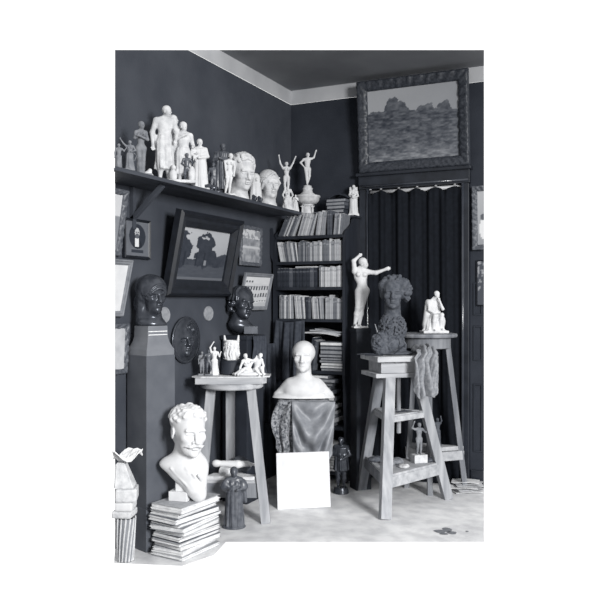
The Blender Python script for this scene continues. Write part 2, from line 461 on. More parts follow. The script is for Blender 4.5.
M_BRONZE2 = mat('brown_bronze', .32, .38, .6, .07, 30)
M_CLAY = mat('grey_clay', .34, .8, .2, .05, 40, .4, 90)
M_PED = mat('grey_painted_wood', .34, .6, .3, .03, 6)
M_PEDCAP = mat('grey_polished_cap', .46, .35, .5, .04, 6)
M_PEDDARK = mat('dark_painted_wood', .17, .6, .3, .02, 8)
M_CURTAIN = mat('dark_velvet', .115, .95, .1, .012, 30)
M_CLOTH = mat('dark_cloth', .25, .9, .15, .03, 30)
M_GREYCLOTH = mat('grey_linen', .56, .85, .2, .06, 45, .3, 200)
M_SATIN = mat('grey_satin', .50, .45, .45, .04, 25)
M_FRAME_D = mat('black_frame', .13, .4, .4, .02, 20)
M_FRAME_G = mat('carved_gilt_frame', .34, .45, .5, .07, 60)
M_ROLL = mat('gloss_moulding', .24, .18, .9, .02, 9)
M_FRAME_B = mat('dark_carved_frame', .22, .45, .5, .06, 60)
M_FRAME_L = mat('light_wood_frame', .48, .6, .3, .05, 20)
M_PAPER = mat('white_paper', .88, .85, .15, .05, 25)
M_STEEL = mat('dull_metal', .5, .35, .6, .04, 20)
M_ROD = mat('pale_curtain_rod', .8, .4, .4, .02, 20)
M_MEDAL = mat('pale_medallion', .56, .7, .2, .04, 40)

# floor: pale worn boards with mottling and a dark spill
mf = mat('floor_paint', .90, .7, .25, .05, 2.2, .15, 30)
nt = mf.node_tree; bs = nt.nodes['Principled BSDF']
old = bs.inputs['Base Color'].links[0].from_socket
n2 = nt.nodes.new('ShaderNodeTexNoise'); n2.inputs['Scale'].default_value = 9; n2.inputs['Detail'].default_value = 8
tcn = [n for n in nt.nodes if n.type == 'TEX_COORD'][0]; nt.links.new(tcn.outputs['Object'], n2.inputs['Vector'])
r2 = nt.nodes.new('ShaderNodeValToRGB'); r2.color_ramp.elements[0].position = .35; r2.color_ramp.elements[1].position = .6
r2.color_ramp.elements[0].color = (.80, .80, .81, 1); r2.color_ramp.elements[1].color = (1, 1, 1, 1)
nt.links.new(n2.outputs['Fac'], r2.inputs['Fac'])
mx = nt.nodes.new('ShaderNodeMix'); mx.data_type = 'RGBA'; mx.blend_type = 'MULTIPLY'; mx.inputs[0].default_value = 1
nt.links.new(old, mx.inputs[6]); nt.links.new(r2.outputs['Color'], mx.inputs[7]); nt.links.new(mx.outputs[2], bs.inputs['Base Color'])

# ------------------------------------------------------------------ the room
CUT_L, CUT_R, ZF, ZC = -2.395, 1.687, 3.198, 3.32
def ground(px, py): p = on_z(px, py, 0); return (p[0], p[1], 0)
lp = on_left(188, 50, 0)
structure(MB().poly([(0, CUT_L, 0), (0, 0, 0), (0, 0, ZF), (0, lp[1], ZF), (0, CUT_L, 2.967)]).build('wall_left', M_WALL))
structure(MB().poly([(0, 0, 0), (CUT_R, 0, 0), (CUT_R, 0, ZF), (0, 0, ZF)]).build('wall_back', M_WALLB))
cf = (0, -1.213)
structure(MB().poly([(0.004, lp[1], ZF), (0.004, 0, ZF), (0.004, 0, ZC), (0.004, cf[1], ZC)]).build('trim_1', M_FRIEZE))
structure(MB().poly([(0, -.004, ZF), (CUT_R, -.004, ZF), (CUT_R, -.004, ZC), (0, -.004, ZC)]).build('trim_2', M_FRIEZE))
ce = at(484, 50, 1.84 * FPX / 250)
structure(MB().poly([(0, cf[1], ZC), (ce[0], ce[1], ZC), (CUT_R, 0, ZC), (0, 0, ZC)]).build('ceiling', M_CEIL))
fl = [(0, 0, 0), (CUT_R, 0, 0), ground(484, 542), ground(226, 542), ground(214, 555), ground(182, 566), ground(114, 563), (0, CUT_L, 0)]
fm = MB(); fm.poly(fl)
structure(fm.build('floor', mf))
# door frame with a roll moulding and cornice
dr = structure(link('door_1', None)); dr.name = 'door_1'
for xa, xb in ((.664, .747), (1.527, 1.582)):
    MB().box(((xa + xb) / 2, -.03, 1.20), (xb - xa, .06, 2.40), bev=.006).build('jamb', M_TRIM, dr)
for x in (.738, 1.533):
    MB().tube([(x, -.064, .02), (x, -.064, 2.40)], .011, 10).build('roll_moulding', M_ROLL, dr, smooth=True)
MB().box((1.122, -.03, 2.462), (.93, .06, .12), bev=.005).build('lintel', M_TRIM, dr)
MB().box((1.122, -.045, 2.522), (.96, .09, .028), bev=.008).build('cornice', M_TRIM, dr)
MB().tube([(.668, -.066, 2.425), (1.578, -.066, 2.425)], .010, 10).build('roll_moulding', M_ROLL, dr, smooth=True)
structure(MB().box((1.636, -.01, .07), (.10, .02, .14), bev=.004).build('baseboard_back', M_TRIM))
for z0, z1 in ((.28, .82), (1.0, 1.28), (1.36, 1.62)):
    pm = moulding(.075, z1 - z0, [(0, 0), (.003, .010), (.012, .010), (.016, .002)])
    structure(pm.build('trim_3', M_WALLB, loc=(1.64, 0, z0)))
# curtain on its rod
ct = thing('door_curtain', 'dark full-length curtain with a scalloped top hanging across the doorway', 'curtain', (1.135, -.045, .02))
def cfn(u, v):
    x = (u - .5) * .77
    top = 2.385 - .030 * (1 - abs(math.cos(PI * (u * 5.0 + .35)))) ** 1.0 * 1.3
    z = (top - .02) * v
    y = -.012 * math.sin(u * 2 * PI * 6 + 1.3 * math.sin(v * 2)) - .004 * math.sin(u * 2 * PI * 15 + 2 * v) - .010 * math.sin(u * 2 * PI * 2.6 + v)
    return (x, y - .01, z)
MB().grid(cfn, 220, 24, .004).build('drape', M_CURTAIN, ct, smooth=True)
for k in range(6):
    u = (k + .0 - .35 + .0) / 5 + .07
    u = min(max((k - .35) / 5 + .0, .01), .99)
    MB().lathe([(.008, -.004), (.012, 0), (.008, .004)], ((u - .5) * .77, -.0, 2.378), 12).build('curtain_ring', M_ROD, ct)
rod = link('curtain_rod', None); bpy.data.objects.remove(rod)
rod = MB().tube([(-.385, 0, 0), (.385, 0, 0)], .016, 12).build('curtain_rod', M_ROD, loc=(1.137, -.022, 2.378), smooth=True)
tag(rod, 'pale rod glimpsed between the scallops above the dark doorway curtain', 'curtain rod')

# ------------------------------------------------------------------ pictures
def pn_big(U, V):
    hill = .66 + .10 * U * (1 - U) * 2 - .05 * U + .02 * np.sin(7 * U)
    sky = .60 + .06 * V - .08 * U + .05 * fbm(U, V, 3, 3)
    mead = .38 + .34 * (fbm(U, V * 2, 22, 5) - .5) + .14 * (fbm(U, V * 2, 6, 8) - .5) + .16 * np.exp(-V * 8) * fbm(U, V, 12, 1) * 1.6 - .06 * V
    bush = hill + .16 * np.exp(-((U - .32) / .12) ** 4) + .05 * np.exp(-((U - .25) / .03) ** 2) + .08 * np.exp(-((U - .66) / .10) ** 4) + .13 * np.exp(-((U - .84) / .07) ** 4) + .16 * (fbm(U, V, 16, 2) - .55)
    g = np.where(V < hill, mead, np.where(V < bush, .24 + .26 * fbm(U, V, 24, 9), sky))
    return g
framed('landscape_painting', 'large carved-frame landscape painting of a meadow hill above the doorway', 'painting', .92, .744, .083, .055,
       (.673 + .46, -.05, 2.538), (.084, 0, 0), M_FRAME_B, pn_big, (150, 110), carve=.005, freq=75)
def pn_trees(U, V):
    sky = .58 + .10 * V - .04 * U + .05 * fbm(U, V, 4, 1)
    g = np.where(V > .30, sky, .27 + .06 * fbm(U, V * 3, 8, 4))
    far = .38 + .10 * U + .06 * (fbm(U, V, 14, 6) - .5) + .22 * np.clip(U - .62, 0, 1)
    g = np.where((V > .28) & (V < far), .22 + .08 * fbm(U, V, 16, 2), g)
    nz = .24 * (fbm(U, V, 11, 7) - .5)
    for (cx, cy, rx, ry) in ((.10, .62, .15, .24), (.05, .45, .10, .22), (.50, .66, .19, .22), (.58, .50, .15, .22), (.43, .72, .10, .12), (.47, .45, .17, .20), (.66, .44, .12, .14), (.03, .75, .10, .16), (.82, .36, .14, .10)):
        g = np.where(((U - cx) / rx) ** 2 + ((V - cy) / ry) ** 2 + nz * 10 < 1, .19 + .07 * fbm(U, V, 18, 3), g)
    for cx, wd in ((.12, .02), (.52, .018), (.36, .012)):
        g = np.where((abs(U - cx) < wd) & (V > .27) & (V < .55), .18, g)
    g = np.where((abs(U - .55) < .025) & (V > .29) & (V < .40), .5, g)
    return np.where(V < .055, .40, g)
framed('tree_painting', 'dark heavy-framed painting of tall trees at dusk leaning out from left wall', 'painting', .805, .56, .105, .06,
       (.03, -1.973 + .4025, 1.517), (.205, 0, PI / 2), M_FRAME_D, pn_trees, (140, 100))
def pn_oval(U, V):
    x, y = U - .5, V - .57
    g = .38 + .06 * fbm(U, V, 6, 2)
    ov = (x / .36) ** 2 + (y / .36) ** 2
    g = np.where(ov < 1, .20, g)
    g = np.where((x / .20) ** 2 + ((y + .30) / .22) ** 2 < 1, np.where(ov < 1, .16, g), g)
    g = np.where((abs(x + .02) < .09 - .0 * y) & (V > .27) & (V < .52) & (ov < 1), .85, g)
    g = np.where(((x + .01) / .105) ** 2 + ((V - .68) / .14) ** 2 < 1, .72, g)
    g = np.where(((x + .01) / .085) ** 2 + ((V - .58) / .08) ** 2 < 1, .36, g)
    for sx in (-.045, .035): g = np.where(((x - sx) / .028) ** 2 + ((V - .69) / .018) ** 2 < 1, .25, g)
    return np.where((abs(x) < .26) & (V > .09) & (V < .18), .22, g)
framed('oval_portrait', 'small framed photograph of a bearded man in a dark oval mount', 'picture', .256, .243, .018, .018,
       (.012, -2.335 + .128, 1.735), (0, 0, PI / 2), M_FRAME_D, pn_oval, (70, 80), gloss=True)
def pn_garden(U, V):
    g = .55 + .35 * (fbm(U, V, 7, 11) - .4)
    g = np.where(V > .72, .78 - .2 * (fbm(U, V, 9, 4) > .55), g)
    g = np.where((V > .42) & (V < .50), .75, g)
    return g
framed('garden_picture', 'small bright garden picture in carved frame, between tree painting and bookcase', 'picture', .34, .314, .032, .02,
       (.02, -.954 + .17, 1.747), (.03, 0, PI / 2), M_FRAME_G, pn_garden, (60, 70), carve=.003, freq=110)
def pn_facades(U, V):
    g = .80 + .06 * fbm(U, V, 5, 3)
    bl = np.floor(U * 3); uu = U * 3 - bl; V = V + .04 * np.sin(bl * 3)
    top = .80 + .08 * np.sin(bl * 2.3 + 1)
    win = ((uu * 3) % 1 > .30) & ((uu * 3) % 1 < .72) & ((V * 4) % 1 > .25) & ((V * 4) % 1 < .78)
    g = np.where((V < top) & (V > .16) & win, .22, np.where((V < top) & (V > .16), .80, g))
    g = np.where(abs((V * 3) % 1) < .05, .5, g)
    return np.where(V < .14, .74, g)
framed('engraving', 'light-framed engraving of house fronts leaning out beside the bookcase', 'picture', .452, .296, .032, .02,
       (.03, -.998 + .226, 1.402), (.22, 0, PI / 2), M_FRAME_L, pn_facades, (90, 66), gloss=True)
pic = framed('framed_print', 'carved light frame cut by the left edge, highest under the shelf', 'picture', .34, .39, .034, .03,
       (.012, -2.386 - .17, 1.744), (.16, 0, PI / 2), M_FRAME_G, lambda U, V: np.where(V > .62, .8, .5 + .1 * fbm(U, V, 5, 2)), (20, 40), carve=.003, freq=100)
section(pic, 115)
pic = framed('framed_print', 'tilted pale-framed print by left edge, behind the dark scarfed bust', 'picture', .34, .34, .034, .02,
       (.025, -2.366 - .17, 1.385), (.22, 0, PI / 2), M_FRAME_L, lambda U, V: .80 + .1 * fbm(U, V, 4, 5), (20, 40))
section(pic, 115)
pic = framed('framed_print', 'carved pale frame hung low by left edge, beside the tall pedestal', 'picture', .30, .30, .030, .02,
       (.012, -2.312 - .15, 1.04), (.05, 0, PI / 2), M_FRAME_G, lambda U, V: .62 + .2 * fbm(U, V, 4, 7), (20, 40), carve=.003, freq=100)
section(pic, 115)
def pn_vase(U, V):
    g = .62 + .12 * V
    g = np.where(((U - .20) / .13) ** 2 + ((V - .30) / .20) ** 2 < 1, .92, g)
    return np.where(((U - .20) / .10) ** 2 + ((V - .52) / .06) ** 2 < 1, .4, g)
p = on_back(477, 250, .03)
pic = framed('still_life_picture', 'carved-frame picture with a white shape, right of the doorway curtain', 'picture', .32, .50, .042, .03,
       (p[0] - .036 + .16, -.02, p[2]), (.04, 0, 0), M_FRAME_G, pn_vase, (24, 60), carve=.004, freq=90)
section(pic, 484, False)
p = on_back(480, 306, .02)
pic = framed('small_dark_print', 'dim dark-framed print low on the wall right of the doorway', 'picture', .20, .36, .012, .012,
       (p[0] - .030 + .10, -.006, p[2]), (0, 0, 0), M_FRAME_D, lambda U, V: .32 + .3 * (fbm(U, V, 9, 3) > .55) * (V > .3), (20, 50))
section(pic, 484, False)
# medallions and bronze relief on the left wall
for (px, py), lab in (((208.5, 313.5), 'pale oval medallion on left wall, between the two dark busts'), ((164.5, 315), 'pale oval medallion half behind the dark scarfed bust')):
    p = on_left(px, py, .004)
    o = MB().lathe([(.060, -.004), (.060, .003), (.055, .007), (.050, .005), (.02, .008), (.001, .009)], n=36).build('plaster_medallion', M_MEDAL, loc=(p[0], p[1], p[2]), rot=(PI / 2, 0, PI / 2))
    o.scale = (1.0, .88, 1); tag(o, lab, 'medallion')
p = on_left(185.5, 340, .012)
S = Sculpt(); S.ell((0, 0, 0), (.155, .030, .155), k=.01); S.box((0, .03, 0), (.3, .03, .3), k=.004, sub=True)
S.push((.005, .035, .0), (0, 0, -.45), .225); face(S, fem=True, ears=False); S.ell((.06, .12, .27), (.40, .42, .32), k=.03); curls(S, 26, 12, (.05, .08), (.40, .42, .34), (.04, .10, .26), lambda q: q[2] > .30 and q[1] < .0 and q[0] < .30, k=.04); strands(S, 9, .05, (.37, .42, .42), (0, .03, .12), (.0, 1.4), a0=-.3, a1=PI + .3); S.pop()
S.box((0, .06, 0), (.3, .06, .3), k=.002, sub=True)
o = statue('bronze_relief', 'dark oval bronze relief of a face on the left wall', 'relief', S, M_BRONZE, (p[0], p[1], p[2]), PI / 2 - YAW, .0045)
MB().lathe([(.15, -.004), (.165, 0), (.163, .012), (.152, .010)], n=48).build('rim', M_BRONZE, o, rot=(PI / 2, 0, 0), smooth=True)
o.scale = (1.02, 1, .97)

# ------------------------------------------------------------------ long wall shelf
ZS = 2.195
ws = thing('wall_shelf', 'long dark wall shelf crowded with plaster figures', 'shelf', (0, -1.5, ZS - .022))
MB().prism([(0.002, -.90), (.30, -1.268), (.30, 1.085), (.002, 1.085)], 'z', 0, .022).build('board', M_SHELF, ws)
y0 = on_left(131, 213, 0)[1] + 1.5
MB().beam((.01, y0, -.20), (.235, y0, -.004), .03, .028, side=(0, 1, 0)).build('bracket', M_WALL, ws)
MB().beam((.016, y0, -.26), (.016, y0, -.004), .03, .028, side=(0, 1, 0)).build('bracket', M_WALL, ws)

# ------------------------------------------------------------------ bookcase
BX0, BX1, BY = .028, .672, -.40
bc = thing('bookcase', 'tall dark wooden bookcase in the corner, full of books and papers', 'bookcase', (.35, 0, 0))
side = [(0, .02), (-.34, .02), (-.36, .3), (-.40, .9), (-.40, 1.95), (-.385, 1.99), (-.37, 2.02), (-.33, 2.05), (-.28, 2.07), (-.23, 2.10), (-.205, 2.14), (-.19, 2.155), (0, 2.155)]
for x in (BX0, BX1 - .022): MB().prism(side, 'x', x - .35, x - .35 + .022).build('side_panel', M_DARKWOOD, bc)
# carved ear at the left of the upper part
MB().prism([(-.06, 1.93), (-.03, 1.99), (-.035, 2.06), (-.01, 2.08), (.0, 2.03), (0, 1.80)], 'y', BY - .006, BY + .016).build('carved_ear', M_DARKWOOD, bc, loc=(BX0 - .35, 0, 0))
MB().box((0, -.008, 1.08), (BX1 - BX0 - .02, .012, 2.12)).build('back_panel', M_DARKWOOD, bc)
SH = [2.005, 1.795, 1.585, 1.325, .905, .46, .10]
for z in SH: MB().box((0, -.2, z - .012), (BX1 - BX0 - .044, .385, .024), bev=.003).build('shelf_board', M_DARKWOOD, bc)
MB().box((.0, -.105, 2.166), (BX1 - BX0 + .03, .21, .020), bev=.004).build('top_board', M_DARKWOOD, bc)
bookmats = [mat('book_%s' % n, g, .8, .2, .04, 30) for n, g in (('ivory', .76), ('pale', .66), ('sand', .56), ('grey', .44), ('slate', .33), ('black', .20))]
bnames = ['ivory', 'pale', 'light grey', 'mid grey', 'slate grey', 'black']
ordn = 'first second third fourth fifth sixth seventh eighth ninth tenth eleventh twelfth thirteenth fourteenth fifteenth sixteenth seventeenth eighteenth nineteenth'.split()
for tens, th_ in (('twenty', 'twentieth'), ('thirty', 'thirtieth'), ('forty', 'fortieth'), ('fifty', 'fiftieth')):
    ordn += [th_] + [tens + '-' + ordn[k] for k in range(9)]
def book(t, h, d, ci, label, group, loc, ry=0.0, rz=0.0, lying=False):
    """a book standing on its tail, spine towards -Y; origin at its lower right spine corner"""
    o = MB().box((0, d / 2, h / 2), (t, d, h), bev=min(.0025, t * .2)).build('book', bookmats[ci], loc=loc, rot=(0, ry, rz))
    mb = MB().box((0, d / 2 + .002, h + .0004), (max(t - .005, t * .6), d - .012, .0015)); mb.build('page_edges', M_PAPER, o)
    if t > .012:
        mb = MB()
        mb.box((0, -.0004, h * .82), (t * .9, .0012, .012))
        mb.build('spine_bands', bookmats[max(0, ci - 1) if ci > 2 else ci + 1], o)
    tag(o, label, 'book', group); return o
def row(z, name, group, segs, seed):
    rnd = random.Random(seed); n = 0; items = []
    for (xa, xb, lean, tmin, tmax, hmin, hmax, pal) in segs:
        x = xa
        while x < xb:
            t = rnd.uniform(tmin, tmax); h = rnd.uniform(hmin, hmax); th = math.radians(lean * rnd.uniform(.85, 1.1)) if lean else 0
            if lean: th = math.radians(lean)
            step = t / math.cos(th)
            if x + step > xb + .004: break
            items.append((x, step, t, h, th, rnd.choice(pal))); x += step + .0012
    for i, (x, step, t, h, th, ci) in enumerate(items):
        nm = '%s %s book, %s from the left %s' % (bnames[ci], 'leaning' if th else 'upright', ordn[i], name)
        # pivot on the lower corner towards the lean
        if th >= 0: ox = x + step - (t / 2) * math.cos(th); oz = z + (t / 2) * math.sin(abs(th))
        else: ox = x + (t / 2) * math.cos(th); oz = z + (t / 2) * math.sin(abs(th))
        book(t, h, .17, ci, nm, group, (ox, BY + .018 + rnd.uniform(0, .012), oz + .0005), ry=th)
L = [0, 0, 1, 1, 1, 2, 2, 3]; MIX = [0, 1, 1, 2, 2, 3, 3, 4]; DK = [5, 5, 5, 4]
row(SH[0], 'on the open top row', 'books on the top row of the bookcase', [(.062, .215, 24, .010, .017, .17, .19, MIX), (.243, .37, 17, .010, .018, .17, .19, L), (.405, .475, 8, .011, .018, .18, .20, L), (.507, .56, 0, .018, .022, .19, .20, DK), (.562, .625, 5, .01, .016, .15, .18, MIX)], 3)
row(SH[1], 'on the second row', 'books on the second row of the bookcase', [(.086, .13, -11, .010, .016, .155, .17, L), (.131, .245, -9, .007, .011, .15, .17, MIX), (.248, .46, 0, .010, .020, .15, .175, MIX), (.464, .645, 0, .014, .030, .15, .18, MIX)], 5)
row(SH[2], 'on the third row', 'books on the third row of the bookcase', [(.054, .43, 0, .022, .034, .152, .158, DK), (.434, .645, 0, .012, .022, .155, .175, L)], 9)
row(SH[3], 'on the fourth row', 'books on the fourth row of the bookcase', [(.075, .205, 0, .010, .020, .18, .20, L), (.226, .31, -5, .009, .016, .17, .19, L), (.312, .36, 0, .018, .024, .17, .18, DK), (.377, .48, -4, .009, .015, .16, .185, MIX), (.49, .645, 0, .010, .02, .16, .195, L)], 12)
o = book(.010, .20, .12, 0, 'slim pale book lying flat across the dark volumes of the third row', None, (.36, BY + .03, SH[2] + .166), ry=PI / 2); o.location = (.22, BY + .03, SH[2] + .1655)
def flat_stack(base, n, w, d, hh, pal, labfmt, cat, name, group, seed, rz=0.0, jit=.01, ang=.05):
    rnd = random.Random(seed); z = base[2]
    hs = [rnd.uniform(*hh) for _ in range(n)]
    for i, h in enumerate(hs):
        ww = w * rnd.uniform(.9, 1.02); dd = d * rnd.uniform(.9, 1.0); ci = rnd.choice(pal)
        o = MB().box((0, 0, h / 2), (ww, dd, h), bev=min(.002, h * .2)).build(name, bookmats[ci], loc=(base[0] + rnd.uniform(-jit, jit), base[1] + rnd.uniform(-jit, jit), z + .0003), rot=(0, 0, rz + rnd.uniform(-ang, ang)))
        MB().box((0, -.001, h / 2), (ww * .985, dd, h * .62)).build('page_edges', M_PAPER if ci < 4 else bookmats[2], o)
        k = n - i
        tag(o, labfmt % ('topmost' if k == 1 else ordn[k - 1] + ' from the top'), cat, group)
        z += h + .0006
    return z
flat_stack((.545, BY + .10, SH[4]), 9, .20, .17, (.018, .036), [3, 3, 4, 4, 5, 2], 'journal bundle lying in lower bookcase, %s', 'journal', 'journal_bundle', 'bundles of journals in the lower bookcase', 4, jit=.008, ang=.04)
row(SH[4], 'beside the journal bundles', 'leaning ledgers in the lower bookcase', [(.345, .405, 7, .014, .02, .24, .27, DK)], 8)
for i in range(3):
    rnd = random.Random(40 + i)
    zz = SH[4] + .285 + i * .020
    fn = lambda u, v, i=i: ((u - .5) * (.30 - .03 * i), (v - .5) * .16, .012 * math.sin(3 * u + i) + .010 * (1 - u) * (2 - i) * math.cos(v * 2))
    o = MB().grid(fn, 14, 5, .012).build('folded_paper', bookmats[i % 3], loc=(.46 + .03 * i, BY + .10, zz + .008), rot=(0, 0, .06 * (i - 1)), smooth=False)
    tag(o, ['bent sheaf of papers beneath two others on the journal bundles', 'bent sheaf of papers in the middle above the journal bundles', 'uppermost bent sheaf of papers above the journal bundles'][i], 'papers', 'folded papers under the fourth row')
flat_stack((.36, BY + .12, SH[5]), 14, .40, .20, (.020, .036), [1, 3, 4, 4], 'paper bundle behind the white smooth bust, %s', 'paper bundle', 'paper_bundle', 'paper bundles on the lower shelf behind the white bust', 6, jit=.03, ang=.08)
flat_stack((.55, BY + .12, SH[6]), 10, .17, .19, (.016, .030), [0, 0, 1, 3], 'paper bundle at the foot of the bookcase, %s', 'paper bundle', 'paper_bundle', 'paper bundles at the foot of the bookcase', 16, jit=.015, ang=.08)
# on top of the bookcase
flat_stack((.505, -.115, 2.177), 5, .17, .15, (.022, .036), [3, 4, 4, 5, 5], 'dark book lying in the pile on top of bookcase, %s', 'book', 'book', 'books piled flat on top of the bookcase', 21, jit=.006, ang=.06)
o = MB().grid(lambda u, v: ((u - .5) * .17, (v - .5) * .13, .05 * (1 - (2 * u - 1) ** 2) * (.6 + .4 * v)), 12, 6, .008).build('curved_portfolio', bookmats[5], loc=(.52, -.115, 2.177 + 5 * .031), rot=(0, 0, .05)); tag(o, 'dark bent portfolio cover on top of the flat book pile', 'portfolio')
for i in range(3):
    o = MB().grid(lambda u, v, i=i: ((u - .5) * .24, (v - .5) * .15, .010 * math.sin(4 * u + 2 * i) + .004 * math.sin(6 * v)), 14, 6, .006).build('loose_papers', bookmats[1 + i % 3], loc=(.30 + .02 * i, -.14, 2.192 + i * .013), rot=(0, 0, .15 * (i - 1)))
    tag(o, ['lowest rumpled paper sheaf on bookcase top, under two more', 'middle rumpled paper sheaf beside the book pile on bookcase top', 'uppermost rumpled paper sheaf beside the book pile on bookcase top'][i], 'papers', 'rumpled papers on top of the bookcase')
# dark coats hanging at the left of the bookcase
def hang(name, label, loc, w, h, folds, seed, m, flare=1.2, thick=.006, rz=0.0, amp=.02, sag=.0):
    rnd = random.Random(seed); ph = [rnd.uniform(0, 6) for _ in range(4)]
    def fn(u, v):
        ww = w * (1 + (flare - 1) * v)
        x = (u - .5) * ww
        y = -amp * (.35 + v) * (math.sin(folds * 2 * PI * u + ph[0] + 1.5 * math.sin(2.5 * v)) + .5 * math.sin(folds * 3.7 * PI * u + ph[1] + 2 * v)) - .03 * math.sin(PI * u)
        z = -h * v + sag * (2 * u - 1) ** 2 * (1 - v) - .02 * math.sin(5 * u + ph[2]) * v
        return (x, y, z)
    o = MB().grid(fn, 60, 26, thick).build(name, m, loc=loc, rot=(0, 0, rz), smooth=True)
    return tag(o, label, 'cloth')
hang('hanging_cloth', 'dark cloth hanging over the left side of the lower bookcase', (.20, BY - .035, 1.30), .26, .46, 3, 2, M_CLOTH, 1.1, amp=.022, sag=.02, rz=.05)
hang('hanging_coat', 'dark coat hanging from a peg between the plaster-topped stand and bookcase', (.05, -.60, 1.13), .20, .62, 4, 5, M_CLOTH, 1.25, amp=.02, rz=.9)
# ------------------------------------------------------------------ sculptures on the wall shelf
def shelf_thing(px, off, dz=0.0):
    p = shelf_spot(px, off, ZS + dz); return p, depth_of(p) / FPX
def plinth(w, d, h, mb=None): return (mb or MB()).box((0, 0, h / 2), (w, d, h), bev=.003)
# far left pair and the small dark companion
p, m = shelf_thing(124.5, .24)
S = Sculpt().push((0, 0, .010), (0, 0, 0), 29 * m)
S.push((.18, 0, 0)); human(S, fem=True, el=(-.22, 0, .90), wl=(-.30, -.03, 1.02), er=(.19, -.05, .66), wr=(.10, -.11, .62)); S.skirt(.03, .56, .15, .09, .8, 7, .016, k=.04); S.pop()
S.push((-.19, .02, 0), sc=.88); human(S, er=(.2, -.02, .72), wr=(.26, -.05, .80)); S.skirt(.03, .5, .12, .08, .8, 6, .012, k=.04); S.pop(); S.pop()
statue('figure_group', 'small grey plaster pair at the left end of wall shelf, one arm raised', 'figurine', S, M_PLASTER3, p, .2, .0022, plinth(.115, .07, .012))
p, m = shelf_thing(131, .20)
S = Sculpt().push((0, 0, .008), sc=25 * m); human(S, er=(.22, 0, .70), wr=(.16, -.02, .55), hrot=(0, 0, .3)); S.skirt(.2, .55, .10, .09, .8, 5, .01); S.pop()
statue('figurine', 'small dark figurine with hand on hip, beside the grey plaster pair', 'figurine', S, M_BRONZE2, p, .1, .0020, plinth(.06, .05, .01))
# slender grey woman, arms folded up to the shoulders
p, m = shelf_thing(141, .22)
S = Sculpt().push((0, 0, .008), sc=53 * m); human(S, fem=True, bulk=.86, head=(.012, -.01, .93), sl=(-.09, 0, .80), sr=(.09, 0, .80), el=(-.115, -.05, .68), wl=(.0, -.12, .74), er=(.12, -.05, .66), wr=(-.02, -.12, .70), kl=(-.035, -.02, .28), kr=(.04, -.03, .28), al=(-.035, .01, .04), ar=(.03, .0, .04), hrot=(0, 0, .4)); S.skirt(.0, .30, .065, .062, .9, 6, .006, k=.04); S.pop()
statue('statuette', 'slender grey plaster nude with folded arms, left of the white workmen', 'statuette', S, M_PLASTER3, p, .3, .0032, plinth(.12, .09, .012))
# the group of three workmen
p, m = shelf_thing(171, .205)
h = 74 * m
S = Sculpt().push((0, 0, .012), (0, 0, .22), h)
S.push((-.10, -.04, 0)); human(S, bulk=1.08, head=(.03, -.02, .93), el=(-.165, .02, .64), wl=(-.17, -.03, .47), sr=(.115, -.02, .80), er=(.15, -.06, .66), wr=(.12, -.12, .55), hrot=(.1, .0, .5))
S.skirt(.16, .60, .112, .088, .78, 5, .026, c1=(-.01, -.01), k=.06); S.pop()
S.push((.075, .12, -.02), sc=.95); human(S, bulk=1.0, hrot=(0, 0, .6)); S.pop()
S.push((.185, .03, -.03), sc=.86); human(S, bulk=1.08, sl=(-.115, 0, .80), el=(-.17, -.08, .70), wl=(-.05, -.14, .76), er=(.165, .02, .64), wr=(.12, -.10, .60), hrot=(.15, 0, .35)); S.skirt(.18, .58, .12, .095, .8, 6, .016, k=.06); S.pop()
S.ell((-.02, -.16, .06), (.055, .05, .085), k=.03); S.ell((-.02, -.17, .165), (.034, .036, .042), k=.015)
S.ell((.26, -.10, .10), (.05, .05, .12), k=.03)
S.pop()
statue('workmen_group', 'large white plaster group of three standing men in aprons, tallest on wall shelf', 'sculpture', S, M_PLASTER2, p, .25, .0032, plinth(.29, .17, .018))
p, m = shelf_thing(148, .26)
S = Sculpt(); S.ell((0, 0, .014), (.022, .016, .016), k=.01); S.ell((.012, -.004, .03), (.012, .01, .012), k=.01); S.box((0, 0, .006), (.028, .02, .006))
statue('plaster_fragment', 'tiny white plaster lump at the feet of the grey nude', 'fragment', S, M_PLASTER, p, 0, .002)
p, m = shelf_thing(187.0, .285)
S = Sculpt().push((0, 0, .006), sc=30 * m); human(S, el=(-.17, -.03, .65), wl=(-.08, -.1, .58), er=(.18, -.02, .66), wr=(.22, -.08, .70), kl=(-.08, -.08, .29), hrot=(.2, 0, .4)); S.pop()
statue('figurine', 'dark boy figurine between the workmen and the white draped mother', 'figurine', S, M_BRONZE2, p, .3, .0022, plinth(.06, .06, .008))
